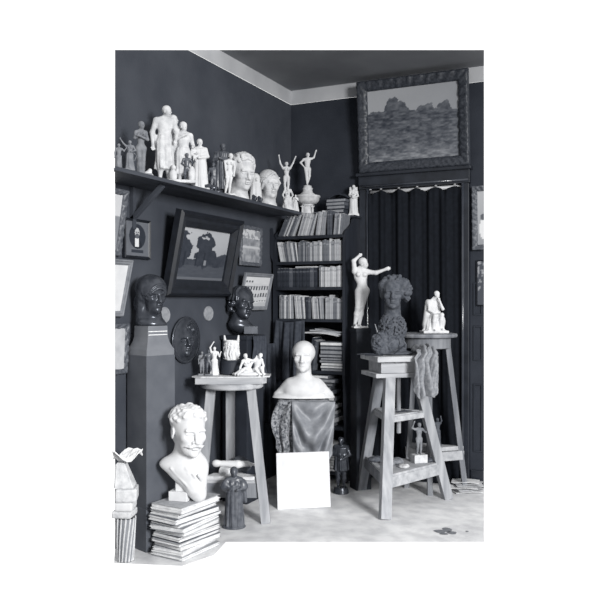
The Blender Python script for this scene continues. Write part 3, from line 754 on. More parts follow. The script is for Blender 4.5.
# mother in a long robe with a child on her arm
p, m = shelf_thing(199.8, .21)
S = Sculpt().push((0, 0, .008), sc=50 * m); human(S, fem=True, feet=False, el=(-.17, -.04, .66), wl=(-.10, -.12, .68), er=(.16, -.02, .66), wr=(.02, -.12, .62), hrot=(.1, 0, .3))
S.skirt(.0, .80, .165, .105, .78, 8, .012, k=.05)
S.push((-.13, -.09, .48), (0, 0, .5), .36); human(S, feet=False, kl=(-.06, -.12, .42), al=(-.06, -.1, .2), kr=(.06, -.12, .42), ar=(.06, -.1, .2), bulk=1.3); S.pop(); S.pop()
statue('statuette', 'white plaster mother in a long robe holding a child', 'statuette', S, M_PLASTER, p, .2, .0032, plinth(.12, .10, .014))
for i, (px, off, lab) in enumerate(((206, .25, 'dark crouching animal figure right of the white robed mother'), (213, .26, 'low dark animal figure in front of the dark robed statuette'))):
    p, m = shelf_thing(px, off)
    S = Sculpt(); S.ell((0, 0, .026), (.034, .02, .018), k=.01); S.ell((-.026, -.008, .042), (.014, .014, .014), k=.012); S.ell((-.036, -.012, .038), (.010, .008, .008), k=.006)
    for sx in (-.022, .02): S.cap((sx, -.012, .022), (sx - .006, -.018, .004), .007, .006, k=.006)
    S.cap((.03, 0, .028), (.042, .006, .010), .006, .004, k=.006)
    statue('animal_figurine', lab, 'figurine', S, M_BRONZE, p, .2 * i, .002, MB().box((0, 0, .0), (.085, .05, .010), bev=.002))
# dark robed statuette
p, m = shelf_thing(222, .21)
S = Sculpt().push((0, 0, .008), sc=51 * m); human(S, head=(.02, -.03, .92), el=(-.17, -.05, .66), wl=(-.06, -.13, .70), er=(.15, -.06, .66), wr=(.0, -.13, .68), hrot=(.25, 0, .3)); S.skirt(.10, .82, .13, .12, .8, 7, .016, k=.04)
S.push((-.17, -.02, 0), sc=.62); human(S, hrot=(0, 0, -.5)); S.pop(); S.pop()
statue('statuette', 'dark cloaked statuette with a small companion, left of the curly white head', 'statuette', S, M_BRONZE2, p, .2, .0032, plinth(.13, .10, .012))
p, m = shelf_thing(229.5, .27)
S = Sculpt().push((0, 0, .006), sc=41 * m); human(S, fem=True, bulk=.85, head=(.03, -.02, .93), el=(-.10, -.02, .62), wl=(-.09, -.06, .46), er=(.13, 0, .64), wr=(.10, -.07, .5), kl=(-.06, 0, .28), al=(-.10, .02, .04), kr=(.01, -.03, .28), ar=(-.01, -.02, .04)); S.pop()
statue('figurine', 'thin white figurine just in front of the dark cloaked statuette', 'figurine', S, M_PLASTER, p, .3, .0026, plinth(.07, .06, .01))
# curly male head
p, m = shelf_thing(241, .19)
S = Sculpt()
S.push((.008, .0, .205), (.22, .0, .62), .235); face(S, fem=False, nose=1.02)
S.ell((0, .12, .20), (.38, .42, .36), k=.03)
for i in range(13):
    s_ = -.88 + 1.76 * i / 12; prev = None
    for j in range(9):
        t_ = math.radians(48 - 14 * abs(s_) + 150 * j / 8); s2 = s_ + .07 * math.sin(1.1 * j + 2.1 * i); c_ = math.sqrt(max(.05, 1 - s2 * s2)); lift = 1.06 if j in (1, 2) else 1.0
        q_ = (.385 * s2 * lift, .07 - .445 * c_ * math.cos(t_) * lift, .15 + .415 * (c_ + .04) * math.sin(t_) * lift)
        if prev: S.cap(prev, q_, .052, .052, k=.012)
        prev = q_
for sx in (-1, 1):
    for j in range(3): S.cap((sx * .34, -.10 + .13 * j, .24), (sx * .37, -.02 + .14 * j, -.02), .05, .045, k=.015)
S.pop()
S.cap((-.012, .02, .10), (-.03, .03, .03), .055, .075, k=.05); S.ell((-.035, .02, .022), (.085, .065, .030), k=.04); S.box((0, 0, -.1), (.3, .3, .1025), k=.003, sub=True)
statue('portrait_head', 'white plaster head of a young man with curly hair on the shelf', 'bust', S, M_PLASTER2, p, 0, .0034, plinth(.12, .11, .012))
p, m = shelf_thing(255.5, .14)
S = Sculpt(); S.skirt(.0, .17, .052, .040, .8, 5, .006, k=.02); S.ell((0, 0, .20), (.035, .037, .05), k=.03); S.cap((0, -.036, .21), (0, -.043, .195), .006, .009, k=.006); S.ell((0, .01, .215), (.038, .036, .042), k=.008)
statue('draped_bust', 'white shrouded plaster figure half hidden behind the curly head', 'bust', S, M_PLASTER, p, .3, .003)
# woman's head with a headband
p, m = shelf_thing(269, .17)
S = Sculpt(); S.push((0, .0, .185), (.12, 0, .55), .20)
S.ell((0, .09, .17), (.42, .47, .44), k=.02); S.ell((0, -.50, -.14), (.30, .42, .42), k=.015, sub=True); face(S)
for sx in (-1, 1):
    for j in range(6): S.cap((sx * .02, -.36 + .11 * j, .46 + .06 * math.sin(.5 * j)), (sx * (.36 + .012 * j), -.20 + .12 * j, .10), .045, .05, k=.012); S.cap((sx * (.36 + .012 * j), -.20 + .12 * j, .10), (sx * .33, -.02 + .10 * j, -.16), .05, .045, k=.012)
S.ell((0, .52, .0), (.17, .15, .17), k=.05)
for i in range(24):
    a = -.55 + (PI + 1.1) * i / 23; b = -.55 + (PI + 1.1) * (i + 1) / 23
    S.cap((.40 * math.cos(a), .05 + .45 * math.sin(a), .27 - .05 * math.sin(a)), (.40 * math.cos(b), .05 + .45 * math.sin(b), .27 - .05 * math.sin(b)), .035, k=.01)
S.pop(); S.cap((-.002, .02, .09), (-.01, .03, .02), .05, .065, k=.05); S.ell((-.01, .02, .018), (.07, .06, .024), k=.03); S.box((0, 0, -.1), (.3, .3, .1025), k=.003, sub=True)
statue('portrait_head', 'plaster head of a woman wearing a headband, next to arm-raising dancers', 'bust', S, M_PLASTER2, p, 0, .0032, plinth(.10, .10, .010))
for i, (px, lab) in enumerate(((254.5, 'left of two small dark knobbly casts before the headband head'), (260, 'right of two small dark knobbly casts before the headband head'))):
    p, m = shelf_thing(px, .27); S = Sculpt(); S.ell((0, 0, .020), (.020, .018, .021), k=.01); S.ell((-.008, -.004, .040), (.011, .011, .012), k=.008); S.ell((.009, -.010, .028), (.012, .010, .010), k=.006); S.cap((-.014, -.012, .014), (.010, -.018, .010), .007, k=.006)
    statue('small_cast', lab, 'cast', S, M_BRONZE, p, 0, .0022)
# dancer with raised arms standing on another figure
p, m = shelf_thing(286.5, .22)
S = Sculpt().push((0, 0, .008), sc=1.0)
hh = 31 * m
S.push((0, 0, 17 * m), sc=hh); human(S, fem=True, bulk=.95, el=(-.20, -.02, .95), wl=(-.24, -.04, 1.15), er=(.20, -.02, .95), wr=(.27, -.04, 1.12), al=(-.03, .01, .0), ar=(.03, .0, .0)); S.pop()
S.push((.01, .0, 0), sc=25 * m); human(S, bulk=1.15, head=(0, -.05, .80), neck=(0, 0, .74), el=(-.2, -.05, .6), er=(.2, -.05, .6), kl=(-.12, -.14, .34), kr=(.12, -.1, .30)); S.skirt(.0, .5, .22, .16, .8, 6, .02, k=.05); S.pop(); S.pop()
statue('dancer_statuette', 'white figurine with both arms raised, standing on a crouching figure', 'figurine', S, M_PLASTER2, p, .1, .0028, plinth(.11, .09, .012))
p, m = shelf_thing(295.5, .25)
S = Sculpt().push((0, 0, .004), sc=17 * m); human(S, bulk=1.25, hrot=(0, 0, -.3), er=(.15, -.05, .68), wr=(.04, -.14, .74)); S.skirt(0, .55, .2, .12, .8, 5, .02, k=.05); S.pop()
statue('figurine', 'small white plaster figurine at the foot of the bowl fountain', 'figurine', S, M_PLASTER, p, 0, .0024)
# fountain bowl with a figure
p, m = shelf_thing(307.5, .24)
ft = thing('fountain_model', 'white plaster fountain model with a wide bowl and a dancing figure', 'fountain model', p, YAW)
MB().lathe([(.062, 0), (.062, .012), (.045, .02), (.040, .07), (.052, .085), (.05, .095)], sq=.9, n=32).build('pedestal', M_PLASTER2, ft, smooth=False)
MB().lathe([(.03, .09), (.075, .100), (.098, .125), (.103, .150), (.110, .156), (.108, .166), (.098, .168), (.085, .160), (.03, .150)], sq=1, n=48).build('bowl', M_PLASTER2, ft, smooth=True)
MB().lathe([(.075, .158), (.066, .178), (.045, .195), (.040, .215), (.046, .228), (.034, .24), (.036, .250), (.014, .258)], n=36).build('stem', M_PLASTER2, ft, smooth=True)
S = Sculpt().push((0, 0, .258), sc=32 * m); human(S, bulk=.95, head=(.01, -.02, .93), el=(-.22, 0, .70), wl=(-.11, -.04, .57), sr=(.115, 0, .82), er=(.20, 0, .86), wr=(.25, -.02, 1.02), kl=(-.03, -.03, .28), al=(-.01, 0, .03), kr=(.06, -.04, .28), ar=(.0, .04, .05)); S.pop()
link('figure', S.mesh('figure', .0022), M_PLASTER, ft)
for sx in (-1, 1):
    S = Sculpt().push((sx * .042 + .0, -.035, .012), sc=.075); human(S, bulk=1.3, el=(-.18, -.05, .8), wl=(-.15, -.05, 1.0), er=(.18, -.05, .8), wr=(.15, -.05, 1.0)); S.pop(); link('supporter', S.mesh('supporter', .0024), M_PLASTER2, ft)
# white stele figure on the bookcase top
pb = on_back(353.5, 217, .075)
S = Sculpt(); S.box((0, .02, .125), (.034, .018, .125), rd=.004, k=.01); S.box((0, 0, .012), (.045, .035, .012), rd=.004)
S.push((0, -.012, .02), sc=.235); human(S, fem=True, bulk=1.1, el=(-.15, -.05, .68), wl=(-.03, -.12, .70), er=(.15, -.05, .64), wr=(.03, -.12, .58), al=(-.04, .01, .03), ar=(.04, .01, .03), head=(0, -.02, .96)); S.skirt(0, .55, .15, .12, .7, 6, .015, k=.05); S.pop()
statue('stele_statuette', 'small white standing figure against a slab, on top of bookcase by the door', 'statuette', S, M_PLASTER, (pb[0], pb[1], 2.1765), 0, .0028)

# ------------------------------------------------------------------ tall pedestal with the dark scarfed bust
pc = on_left(151, 300, .145)
pt = thing('tall_pedestal', 'tall square grey pedestal with flared cap, standing against left wall', 'pedestal', (pc[0], pc[1], 0), math.radians(71))
w = .205
MB().box((0, 0, .126), (w + .012, w + .012, .252), bev=.003).build('plinth', M_PED, pt)
MB().box((0, 0, .70), (w, w, .90), bev=.003).build('shaft', M_PED, pt)
cb = MB()
prof = [(.099, 1.15), (.099, 1.185), (.090, 1.20), (.078, 1.23), (.072, 1.26), (.070, 1.325)]
rings = [[cb.bm.verts.new((sx * r, sy * r, z)) for sx, sy in ((-1, -1), (1, -1), (1, 1), (-1, 1))] for r, z in prof]
for A, B in zip(rings, rings[1:]):
    for i in range(4): cb.bm.faces.new((A[i], A[(i + 1) % 4], B[(i + 1) % 4], B[i]))
cb.bm.faces.new(rings[0]); cb.bm.faces.new(rings[-1])
cb.build('cap', M_PEDCAP, pt)
for z in (1.292, 1.272):  # white strips stand in for varnish highlights on one cap face
    o = MB().box((0, -.0715, z), (.135, .003, .005), bev=.001).build('highlight_strip', M_PAPER, pt); o['label'] = 'thin white strip painted in as a gloss highlight'
S = Sculpt().push(sc=.97)
S.push((.006, .0, .195), (.10, .0, .66), .21)
S.ell((0, .09, .19), (.455, .50, .44), k=.02); S.ell((-.03, .36, -.25), (.33, .26, .42), k=.10); S.ell((0, -.50, -.14), (.30, .42, .38), k=.015, sub=True); face(S)
S.ell((0, .10, .17), (.36, .40, .38), k=.02); S.ell((0, .30, -.16), (.30, .26, .34), k=.10)
def on_scarf(x, z): return (x, .09 - .50 * math.sqrt(max(0, 1 - (x / .455) ** 2 - ((z - .19) / .44) ** 2)), z)
rs_ = random.Random(4)
for i in range(22):
    t_ = math.radians(-25 + 230 * i / 21); S.ell(on_scarf(.285 * math.cos(t_), -.12 + .37 * math.sin(t_)), (rs_.uniform(.035, .055),) * 3, k=.012)
    t2_ = t_ + .09; S.cap(on_scarf(.345 * math.cos(t_), -.10 + .45 * math.sin(t_)), on_scarf(.345 * math.cos(t2_), -.10 + .45 * math.sin(t2_)), .028, k=.012)
S.cap((-.30, .10, .05), (-.26, .16, -.62), .13, .12, k=.08); S.cap((.28, .14, .0), (.22, .2, -.55), .10, .09, k=.08)
curls(S, 22, 8, (.045, .07), (.31, .36, .36), (0, 0, .05), lambda q: q[1] < -.05 and .20 < q[2] < .36); curls(S, 12, 9, (.05, .07), (.36, .30, .30), (0, -.02, 0), lambda q: abs(q[0]) > .27 and -.25 < q[2] < .2 and q[1] < .1)
S.cap((-.25, .22, -.35), (-.18, .20, -.75), .10, .08, k=.06); S.pop()
S.cap((0, .03, .06), (.0, .03, .02), .065, .085, k=.05)
S.ell((.0, .02, .02), (.095, .07, .032), (0, .12, .5), k=.03); S.box((0, .01, -.1), (.3, .3, .107), k=.004, sub=True)
statue('scarfed_bust', 'dark bronze bust of a woman in headscarf on the tall grey pedestal', 'bust', S, M_BRONZE, (pc[0], pc[1], 1.3185), .12, .0036)

# ------------------------------------------------------------------ second dark bust on its dark pedestal
q = on_left(243, 300, .13)
pd = thing('dark_pedestal', 'dark square pedestal draped in dark cloth behind the wooden stand', 'pedestal', (q[0], q[1], 0), PI / 2)
MB().box((0, 0, .595), (.25, .21, 1.19), bev=.004).build('shaft', M_PEDDARK, pd)
MB().box((0, 0, 1.205), (.27, .23, .03), bev=.005).build('cap', M_PEDDARK, pd)
MB().grid(lambda u, v: ((u - .5) * .20 + .02, -.128 - .012 * math.sin(5 * 2 * PI * (u + .25 * v)) * (.3 + v), 1.215 - .30 * v), 40, 14, .004).build('drape', M_CLOTH, pd, smooth=True)
S = Sculpt().push(sc=1.04); S.push((-.01, .0, .215), (.05, .10, .60), .215); face(S)
S.ell((0, .10, .17), (.37, .43, .40), k=.03); strands(S, 15, .05, (.39, .45, .42), (0, .07, .14), (-.1, 1.3), a0=-.4, a1=PI + .4); curls(S, 16, 3, (.05, .08), (.39, .36, .40), (0, .05, -.02), lambda q: abs(q[0]) > .27 and q[2] < .05 and q[1] > -.05); S.pop()
S.cap((0, .03, .10), (0, .04, .05), .042, .055, k=.04); S.ell((0, .03, .05), (.105, .06, .032), (0, .2, .3), k=.04)
b = MB().box((.055, -.01, .026), (.105, .06, .06), bev=.004)
statue('smiling_bust', 'dark bronze bust of a smiling young woman beside the engraving', 'bust', S, M_BRONZE, (q[0], q[1], 1.231), .15, .0036, b, bm=M_BRONZE)

# ------------------------------------------------------------------ left modelling stand
c0 = rd(-.463, 5.17); C0 = np.array((c0[0], c0[1], 0))
ls = thing('modelling_stand', 'three-legged raw wood modelling stand near left wall, small casts on top', 'stand', tuple(C0))
feet = [rd(-.225, 5.02) - C0, rd(-.672, 5.03) - C0, rd(-.50, 5.45) - C0]
tops = [rd(-.330, 5.10, .885) - C0, rd(-.600, 5.11, .885) - C0, rd(-.487, 5.30, .885) - C0]
for a, b in zip(feet, tops): MB().beam(a, b, .062, .050, side=tuple(RT)).build('leg', M_STAND, ls)
MB().lathe([(.205, .885), (.212, .892), (.212, .917), (.205, .922)], n=120).build('turntable', M_STAND2, ls)
MB().prism([(-.235, -.16), (.19, -.16), (.235, -.09), (.235, .16), (-.235, .16)], 'z', .922, .962).build('top_board', M_STAND2, ls, rot=(0, 0, YAW + .03))
zb = .27
tri = []
for a, b in zip(feet, tops):
    t = zb / b[2]; tri.append(a + (b - a) * t)
cen = sum(tri) / 3
ex = [cen + (p - cen) * 1.03 for p in tri]
MB().prism([(p[0], p[1]) for p in ex], 'z', zb - .012, zb + .012).build('lower_shelf', M_STAND2, ls)
for i, j in ((0, 1), (1, 2), (2, 0)):
    MB().beam(tri[i] - np.array((0, 0, .06)), tri[j] - np.array((0, 0, .06)), .022, .095, side=tuple(np.cross((tri[j] - tri[i]) / np.linalg.norm(tri[j] - tri[i]), (0, 0, 1)))).build('apron', M_STAND3, ls)
ZT = .962
o = MB().prism([(-.265, -.10), (-.20, -.14), (.12, -.15), (.255, -.11), (.265, .05), (.1, .13), (-.2, .12)], 'z', 0, .008).build('thin_board', M_PLASTER2, loc=(C0[0], C0[1], ZT + .0005), rot=(0, 0, YAW + .05)); tag(o, 'thin pale irregular board lying on the left modelling stand', 'board')
ZT += .009
def on_top(r, d, z): p = rd(r, d, z); return (p[0], p[1], z)
mm = 5.15 / 757
for px, d, hp, mt, pose, lab in ((202, 5.14, 22, M_PLASTER3, dict(er=(.19, -.05, .70), wr=(.24, -.05, .58)), 'grey small nude figure, leftmost on the left modelling stand'), (208.5, 5.12, 24, M_BRONZE2, dict(el=(-.20, -.06, .68), wl=(-.12, -.12, .74), kr=(.10, -.08, .29)), 'dark small figure between two pale ones on left modelling stand')):
    S = Sculpt().push((0, 0, .008), sc=hp * mm); human(S, bulk=1.12, **pose); S.pop()
    statue('figurine', lab, 'figurine', S, mt, on_top((px - 300) / 757 * d, d, ZT), .2, .0022, plinth(.055, .05, .010))
S = Sculpt().push((0, 0, .006), sc=27 * mm); human(S, fem=True, bulk=1.1, el=(-.16, -.02, .98), wl=(-.06, -.02, 1.14), er=(.18, -.05, .66), wr=(.22, -.08, .78)); S.skirt(.0, .5, .16, .10, .8, 6, .015, k=.04); S.pop()
statue('figurine', 'white small figure with an arm stretched up, on left modelling stand', 'figurine', S, M_PLASTER, on_top((214.5 - 300) / 757 * 5.13, 5.13, ZT), .1, .0024, plinth(.055, .05, .010))
o = MB().lathe([(.072, 0), (.078, .006), (.076, .085), (.070, .095), (.069, .097)], n=36).build('dark_block', M_PEDDARK, loc=on_top((231 - 300) / 757 * 5.2, 5.2, ZT), smooth=False); tag(o, 'round dark block carrying the white relief cup', 'block')
S = Sculpt(); S.skirt(.0, .135, .046, .050, 1, 5, .002, k=.01); S.skirt(.125, .2, .040, .040, 1, 4, 0, k=.004, sub=True)
for i in range(5):
    a = -PI / 2 + (i - 2) * .85
    S.push((.046 * math.cos(a), .046 * math.sin(a), .008), (0, 0, a + PI / 2), .115); human(S, bulk=1.1, kl=(-.1, -.06, .3), el=(-.2, 0, .85), wl=(-.12, 0, 1.02), er=(.2, -.02, .7), wr=(.12, -.05, .55)); S.pop()
for sx in (-1, 1): S.cap((sx * .044, -.0, .13), (sx * .048, -.0, .165), .010, .006, k=.008)
statue('relief_cup', 'white plaster cup wrapped in small relief figures, on dark round block', 'cup', S, M_PLASTER, on_top((231.5 - 300) / 757 * 5.2, 5.2, ZT + .0975), .1, .0024)
S = Sculpt(); S.ell((0, 0, .012), (.115, .05, .018), k=.02)
S.push((-.02, -.01, .0), (0, 0, .2), .24); human(S, fem=True, head=(-.02, -.06, .55), neck=(0, -.03, .47), chest=(.02, 0, .36), belly=(.06, .02, .26), pelvis=(.10, .02, .15), sl=(-.09, -.02, .42), sr=(.11, 0, .44), el=(-.16, -.06, .26), wl=(-.20, -.12, .12), er=(.22, -.02, .42), wr=(.28, 0, .5), hl=(.06, 0, .14), hr=(.13, 0, .14), kl=(-.12, -.12, .18), al=(-.32, -.1, .07), kr=(-.05, -.14, .22), ar=(-.25, -.16, .06)); S.pop()
S.push((.055, .01, .0), (0, 0, -.2), .25); human(S, bulk=1.1, head=(.10, -.05, .53), neck=(.06, -.02, .46), chest=(.02, 0, .36), belly=(.0, .02, .26), pelvis=(-.02, .02, .15), sl=(-.07, -.02, .42), sr=(.12, 0, .42), el=(-.14, -.06, .34), wl=(-.16, -.1, .24), er=(.18, -.04, .28), wr=(.19, -.1, .14), hl=(-.06, 0, .14), hr=(.04, 0, .14), kl=(.0, -.16, .20), al=(.12, -.2, .06), kr=(.14, -.10, .22), ar=(.22, -.14, .05)); S.pop()
statue('reclining_pair', 'white plaster pair of reclining figures at right on left modelling stand', 'sculpture', S, M_PLASTER, on_top((249 - 300) / 757 * 5.09, 5.09, ZT), 0, .0028)
# things on its lower shelf
zl = zb + .0125
S = Sculpt(); S.cap((-.11, 0, .035), (.03, .0, .028), .020, .026, k=.01); S.cap((.03, 0, .028), (.09, .01, .030), .026, .019, k=.01); S.ell((-.12, 0, .036), (.028, .022, .024), k=.015); S.ell((.105, .01, .028), (.03, .025, .012), k=.015)
for i in range(4): S.cap((.12, -.006 + .011 * i, .028), (.155 - .004 * abs(i - 1), -.010 + .013 * i, .020), .007, .006, k=.004)
S.cap((.095, -.012, .028), (.12, -.030, .022), .008, .006, k=.006)
statue('arm_cast', 'white plaster cast of an arm on lower shelf of left stand', 'cast', S, M_PLASTER, tuple(cen * [1, 1, 0] + C0 + RT * .01 + FW * .035 + [0, 0, zl + .040]), .05, .0028)
S = Sculpt(); S.ell((0, 0, .05), (.055, .04, .06), k=.03); S.ell((.04, .01, .035), (.04, .035, .04), k=.03); S.ell((-.04, 0, .025), (.04, .035, .028), k=.03); S.cap((-.05, -.02, .03), (.05, -.02, .07), .012, k=.03); S.ell((0, -.0, -.05), (.3, .3, .05), k=.005, sub=True)
statue('cloth_bundle', 'grey crumpled bundle on lower shelf of left stand, behind the arm cast', 'bundle', S, M_CLAY, tuple(cen * [1, 1, 0] + C0 + RT * .045 + FW * .125 + [0, 0, zl]), 0, .0035, noise=(.003, 70))
S = Sculpt(); S.skirt(0, .07, .034, .028, 1, 3, 0, k=.01); S.skirt(.055, .2, .022, .022, 1, 3, 0, k=.004, sub=True)
o = statue('plaster_jar', 'small pale plaster jar lying on its side beside the arm cast', 'jar', S, M_PLASTER2, tuple(cen * [1, 1, 0] + C0 - RT * .07 - FW * .02 + [0, 0, zl + .034]), 0, .0026); o.rotation_euler = (PI / 2, 0, YAW + 1.2)
o = MB().prism([(-.17, -.05), (.14, -.06), (.19, -.01), (.05, .05), (-.13, .05)], 'z', 0, .022).build('plaster_slab', M_PLASTER2, loc=tuple(cen * [1, 1, 0] + C0 - FW * .075 + RT * .01 + [0, 0, zl]), rot=(0, 0, YAW - .04)); tag(o, 'flat white plaster slab at the front of left stand\'s lower shelf', 'slab')

# ------------------------------------------------------------------ stack of portfolios with the moustached bust
pk = rd(-.681, 4.49); ang = YAW + math.radians(-60)
dirw = rd(-.51, 4.65) - rd(-.697, 4.34); ang = math.atan2(dirw[1], dirw[0])
rnd = random.Random(11); z = 0.001; NP = 11
hs = [.016, .024, .020, .012, .026, .018, .022, .014, .024, .020, .030]
sc_ = .300 / sum(hs)
for i in range(NP):
    h = hs[i] * sc_; k = NP - i
    W_ = .36 * rnd.uniform(.94, 1.06); D_ = .225 * rnd.uniform(.94, 1.04)
    t = thing('portfolio', 'worn portfolio of papers under the moustached bust, %s' % ('topmost' if k == 1 else ordn[k - 1] + ' from the top'), 'portfolio', (pk[0] + rnd.uniform(-.010, .014), pk[1] + rnd.uniform(-.014, .010), z), ang + rnd.uniform(-.11, .11), 'portfolios stacked under the moustached bust')
    mt = bookmats[[1, 0, 3, 1, 4, 0, 2, 1, 3, 0, 1][i]]
    mb = MB()
    for zz in (.0011, h - .0011): mb.box((0, 0, zz), (W_, D_, .0020))
    mb.build('cover', mt, t)
    mb = MB()
    nl = max(2, int(h / .005))
    for q_ in range(nl):
        hh = (h - .0046) / nl; mb.box((rnd.uniform(-.006, .006), rnd.uniform(-.006, .006), .0023 + hh * (q_ + .5)), (W_ * rnd.uniform(.94, 1.0), D_ * rnd.uniform(.94, 1.0), hh * .86), rot=(0, 0, rnd.uniform(-.02, .02)))
    mb.build('sheets', M_PAPER, t)
    z += h + .0004
ZK = z
bp = rd((188 - 300) / 757 * 4.44, 4.44)
S = Sculpt().push(sc=.91)
S.push((.005, -.01, .445), (.08, .05, .52), .30); face(S, moustache=True, fem=False, nose=1.03)
S.ell((0, .11, .23), (.375, .41, .33), k=.02); S.ell((0, -.13, .37), (.29, .19, .15), k=.05); S.ell((0, .33, -.05), (.26, .18, .30), k=.05)
curls(S, 110, 2, (.022, .036), (.375, .42, .34), (0, .10, .23), lambda q: q[2] > .20 and (q[1] > -.12 or q[2] > .36), k=.045); curls(S, 30, 4, (.025, .04), (.29, .19, .15), (0, -.13, .37), lambda q: q[2] > .36, k=.045); S.pop()
S.cap((0, .05, .40), (-.01, .04, .24), .066, .085, k=.05)
S.ell((-.085, .03, .235), (.105, .07, .058), (0, -.15, 0), k=.04); S.ell((.0, .015, .19), (.125, .085, .10), k=.05); S.ell((.065, .03, .22), (.05, .06, .06), k=.05)
S.ell((.045, .0, .09), (.075, .065, .10), k=.05)
S.box((-.201, 0, -.039), (.35, .3, .2), (0, .75, 0), k=.012, sub=True)
for i in range(6): S.cap((-.10 + .035 * i, -.045 - .006 * i, .215 - .008 * i), (.03 + .016 * i, -.058 + .006 * i, .075 + .004 * i), .011, .009, k=.006)
S.cap((.0, -.06, .22), (.10, -.035, .10), .018, .014, k=.008); S.cap((.05, -.03, .08), (.075, -.01, .03), .05, .04, k=.03); S.pop()
statue('moustached_bust', 'white plaster bust of a man with moustache on the paper stack', 'bust', S, M_PLASTER, (bp[0], bp[1], ZK + .001), .05, .0040, MB().box((-.042, .02, .028), (.115, .105, .056), rot=(0, 0, -.30), bev=.004).box((-.03, .02, .08), (.07, .07, .07), rot=(0, 0, -.3), bev=.004), bm=M_PLASTER)

# dark robed statuette on the floor in front
fp = on_z(234, 527, 0)
hh = .375
S = Sculpt().push((0, 0, .008), sc=hh); human(S, fem=True, hair=True, head=(0, -.02, .93), el=(-.205, -.03, .68), wl=(-.10, -.13, .68), er=(.205, -.03, .68), wr=(.10, -.13, .66), hrot=(.15, 0, .1), feet=False, bulk=1.15)
S.skirt(.0, .72, .175, .125, .85, 10, .012, k=.04); S.ell((-.15, -.02, .70), (.075, .07, .10), k=.04); S.ell((.15, -.02, .70), (.075, .07, .10), k=.04)
S.cap((.17, .02, .75), (.20, .0, .42), .045, .03, k=.03); S.ell((0, .03, .94), (.07, .075, .085), k=.02); S.pop()
statue('robed_statuette', 'dark bronze statuette of a robed woman on floor before left stand', 'statuette', S, M_BRONZE2, (fp[0], fp[1], 0.0), .1, .0036, MB().lathe([(.075, 0), (.078, .005), (.07, .014), (.06, .016)], n=32, sq=.85), bm=M_BRONZE2)
# ------------------------------------------------------------------ central white bust on a draped pedestal, and the plaque leaning on it
cp = rd((303.5 - 300) / 757 * 5.72, 5.72)
ped = thing('draped_pedestal', 'pedestal wrapped in a satin and patterned cloth under the smooth white bust', 'pedestal', (cp[0], cp[1], 0), YAW)
MB().box((0, .0, .355), (.30, .26, .71), bev=.004).build('column', M_PEDDARK, ped)
MB().box((0, 0, .722), (.38, .30, .024), bev=.004).build('top_board', M_STAND3, ped)
def satin(u, v):
    x = (u - .40) * .32 * (1 - .12 * v); a = (u - .5) * 2
    w = v * .47
    sw = w * 1.0 + .17 * (1 - a * a) * (v * (1.15 - v)) * 2.2
    fold = .026 * math.sin(30 * (w + .16 * (1 - abs(a)) ** 1.5 * 0 + .28 * abs(a) ** 1.4 * 0 - .20 * (1 - a * a)) + .9) * math.exp(-1.6 * a * a) * 1.3 * min(1, v * 6) + .012 * math.sin(11 * a) * v
    return (x + .040, -.176 - .045 * math.sin(PI * min(1, v * 1.1)) * (1 - a * a) - fold, .736 - w - .07 * (1 - a * a) * v + .08 * v * max(0, a))
MB().grid(satin, 60, 60, .004).build('satin_drape', M_SATIN, ped, smooth=True)
def lace(u, v):
    x = -.185 + .185 * u - .045 * math.sin(PI * min(1, v * 1.2)) * (1 - u) - .02 * v
    return (x, -.150 - .018 * math.sin(15 * u + 3 * v) - .010 * math.sin(37 * u + 2) * v, .736 - (.46 - .12 * (1 - u) ** 2) * v - .03 * math.sin(9 * u) * v)
ML = mat('patterned_cloth', .42, .8, .2, .22, 60, .5, 90, detail=2)
MB().grid(lace, 50, 30, .004).build('patterned_drape', ML, ped, smooth=True)
MB().grid(lambda u, v: (.09 + .10 * u + .01 * math.sin(9 * v), -.16 + .13 * u - .012 * math.sin(19 * u + 2 * v), .736 - .42 * v - .03 * u), 24, 20, .004).build('side_drape', M_SATIN, ped, smooth=True)
MB().grid(lambda u, v: (-.19 + .38 * u, -.155 + .32 * v, .737 + .002 * math.sin(30 * u)), 20, 10, .003).build('cloth_top', M_SATIN, ped, smooth=True)
S = Sculpt().push(sc=.97)
S.push((0, -.02, .325), (.02, 0, -.12), .235); face(S, soft=True, ears=False, nose=.97); S.ell((0, .06, .13), (.385, .43, .37), k=.05); S.ell((0, .38, .12), (.18, .2, .2), k=.08); S.pop()
S.cap((0, .01, .24), (0, .02, .13), .046, .056, k=.04)
S.ell((0, .015, .08), (.145, .08, .068), k=.05); S.cap((-.10, .02, .095), (-.20, .02, .02), .058, .035, k=.05); S.cap((.10, .02, .095), (.20, .02, .02), .058, .035, k=.05)
S.ell((0, -.04, .05), (.13, .06, .07), k=.06)
S.skirt(.0, .035, .255, .20, .40, 2, 0, k=.02)
S.box((0, 0, -.1), (.5, .5, .104), k=.004, sub=True)
statue('smooth_bust', 'smooth white plaster bust of a woman with broad cut shoulders, at centre', 'bust', S, M_PLASTER, (cp[0], cp[1], .740), 0, .0043)
# plaque
a = on_z(277.5, 509.5, 0); b = on_z(330.8, 508.0, 0)
w = float(np.linalg.norm(b - a)); rz = math.atan2(b[1] - a[1], b[0] - a[0]); h = .392
pl = thing('plaster_plaque', 'white square plaster relief plaque leaning against the draped pedestal', 'plaque', tuple((a + b) / 2 + np.array((0, 0, .002))), rot=(-.13, -.015, rz))
MB().box((0, .012, h / 2), (w, .024, h), bev=.004).build('slab', M_PLASTER, pl)
S = Sculpt(); S.push((.0, .046, h * .52), (0, 0, .95), .20); face(S, ears=False); S.ell((0, .1, .15), (.37, .43, .4), k=.04); S.pop(); S.cap((-.03, .03, .13), (-.05, .03, .05), .045, .06, k=.05); S.box((0, .2, h / 2), (.3, .2, .4), k=.004, sub=True); S.box((0, 0, -.1), (.4, .2, .135), k=.003, sub=True)
o = link('relief', S.mesh('relief', .004), M_PLASTER, pl, loc=(0, .004, 0)); o.scale = (1.0, .34, 1)
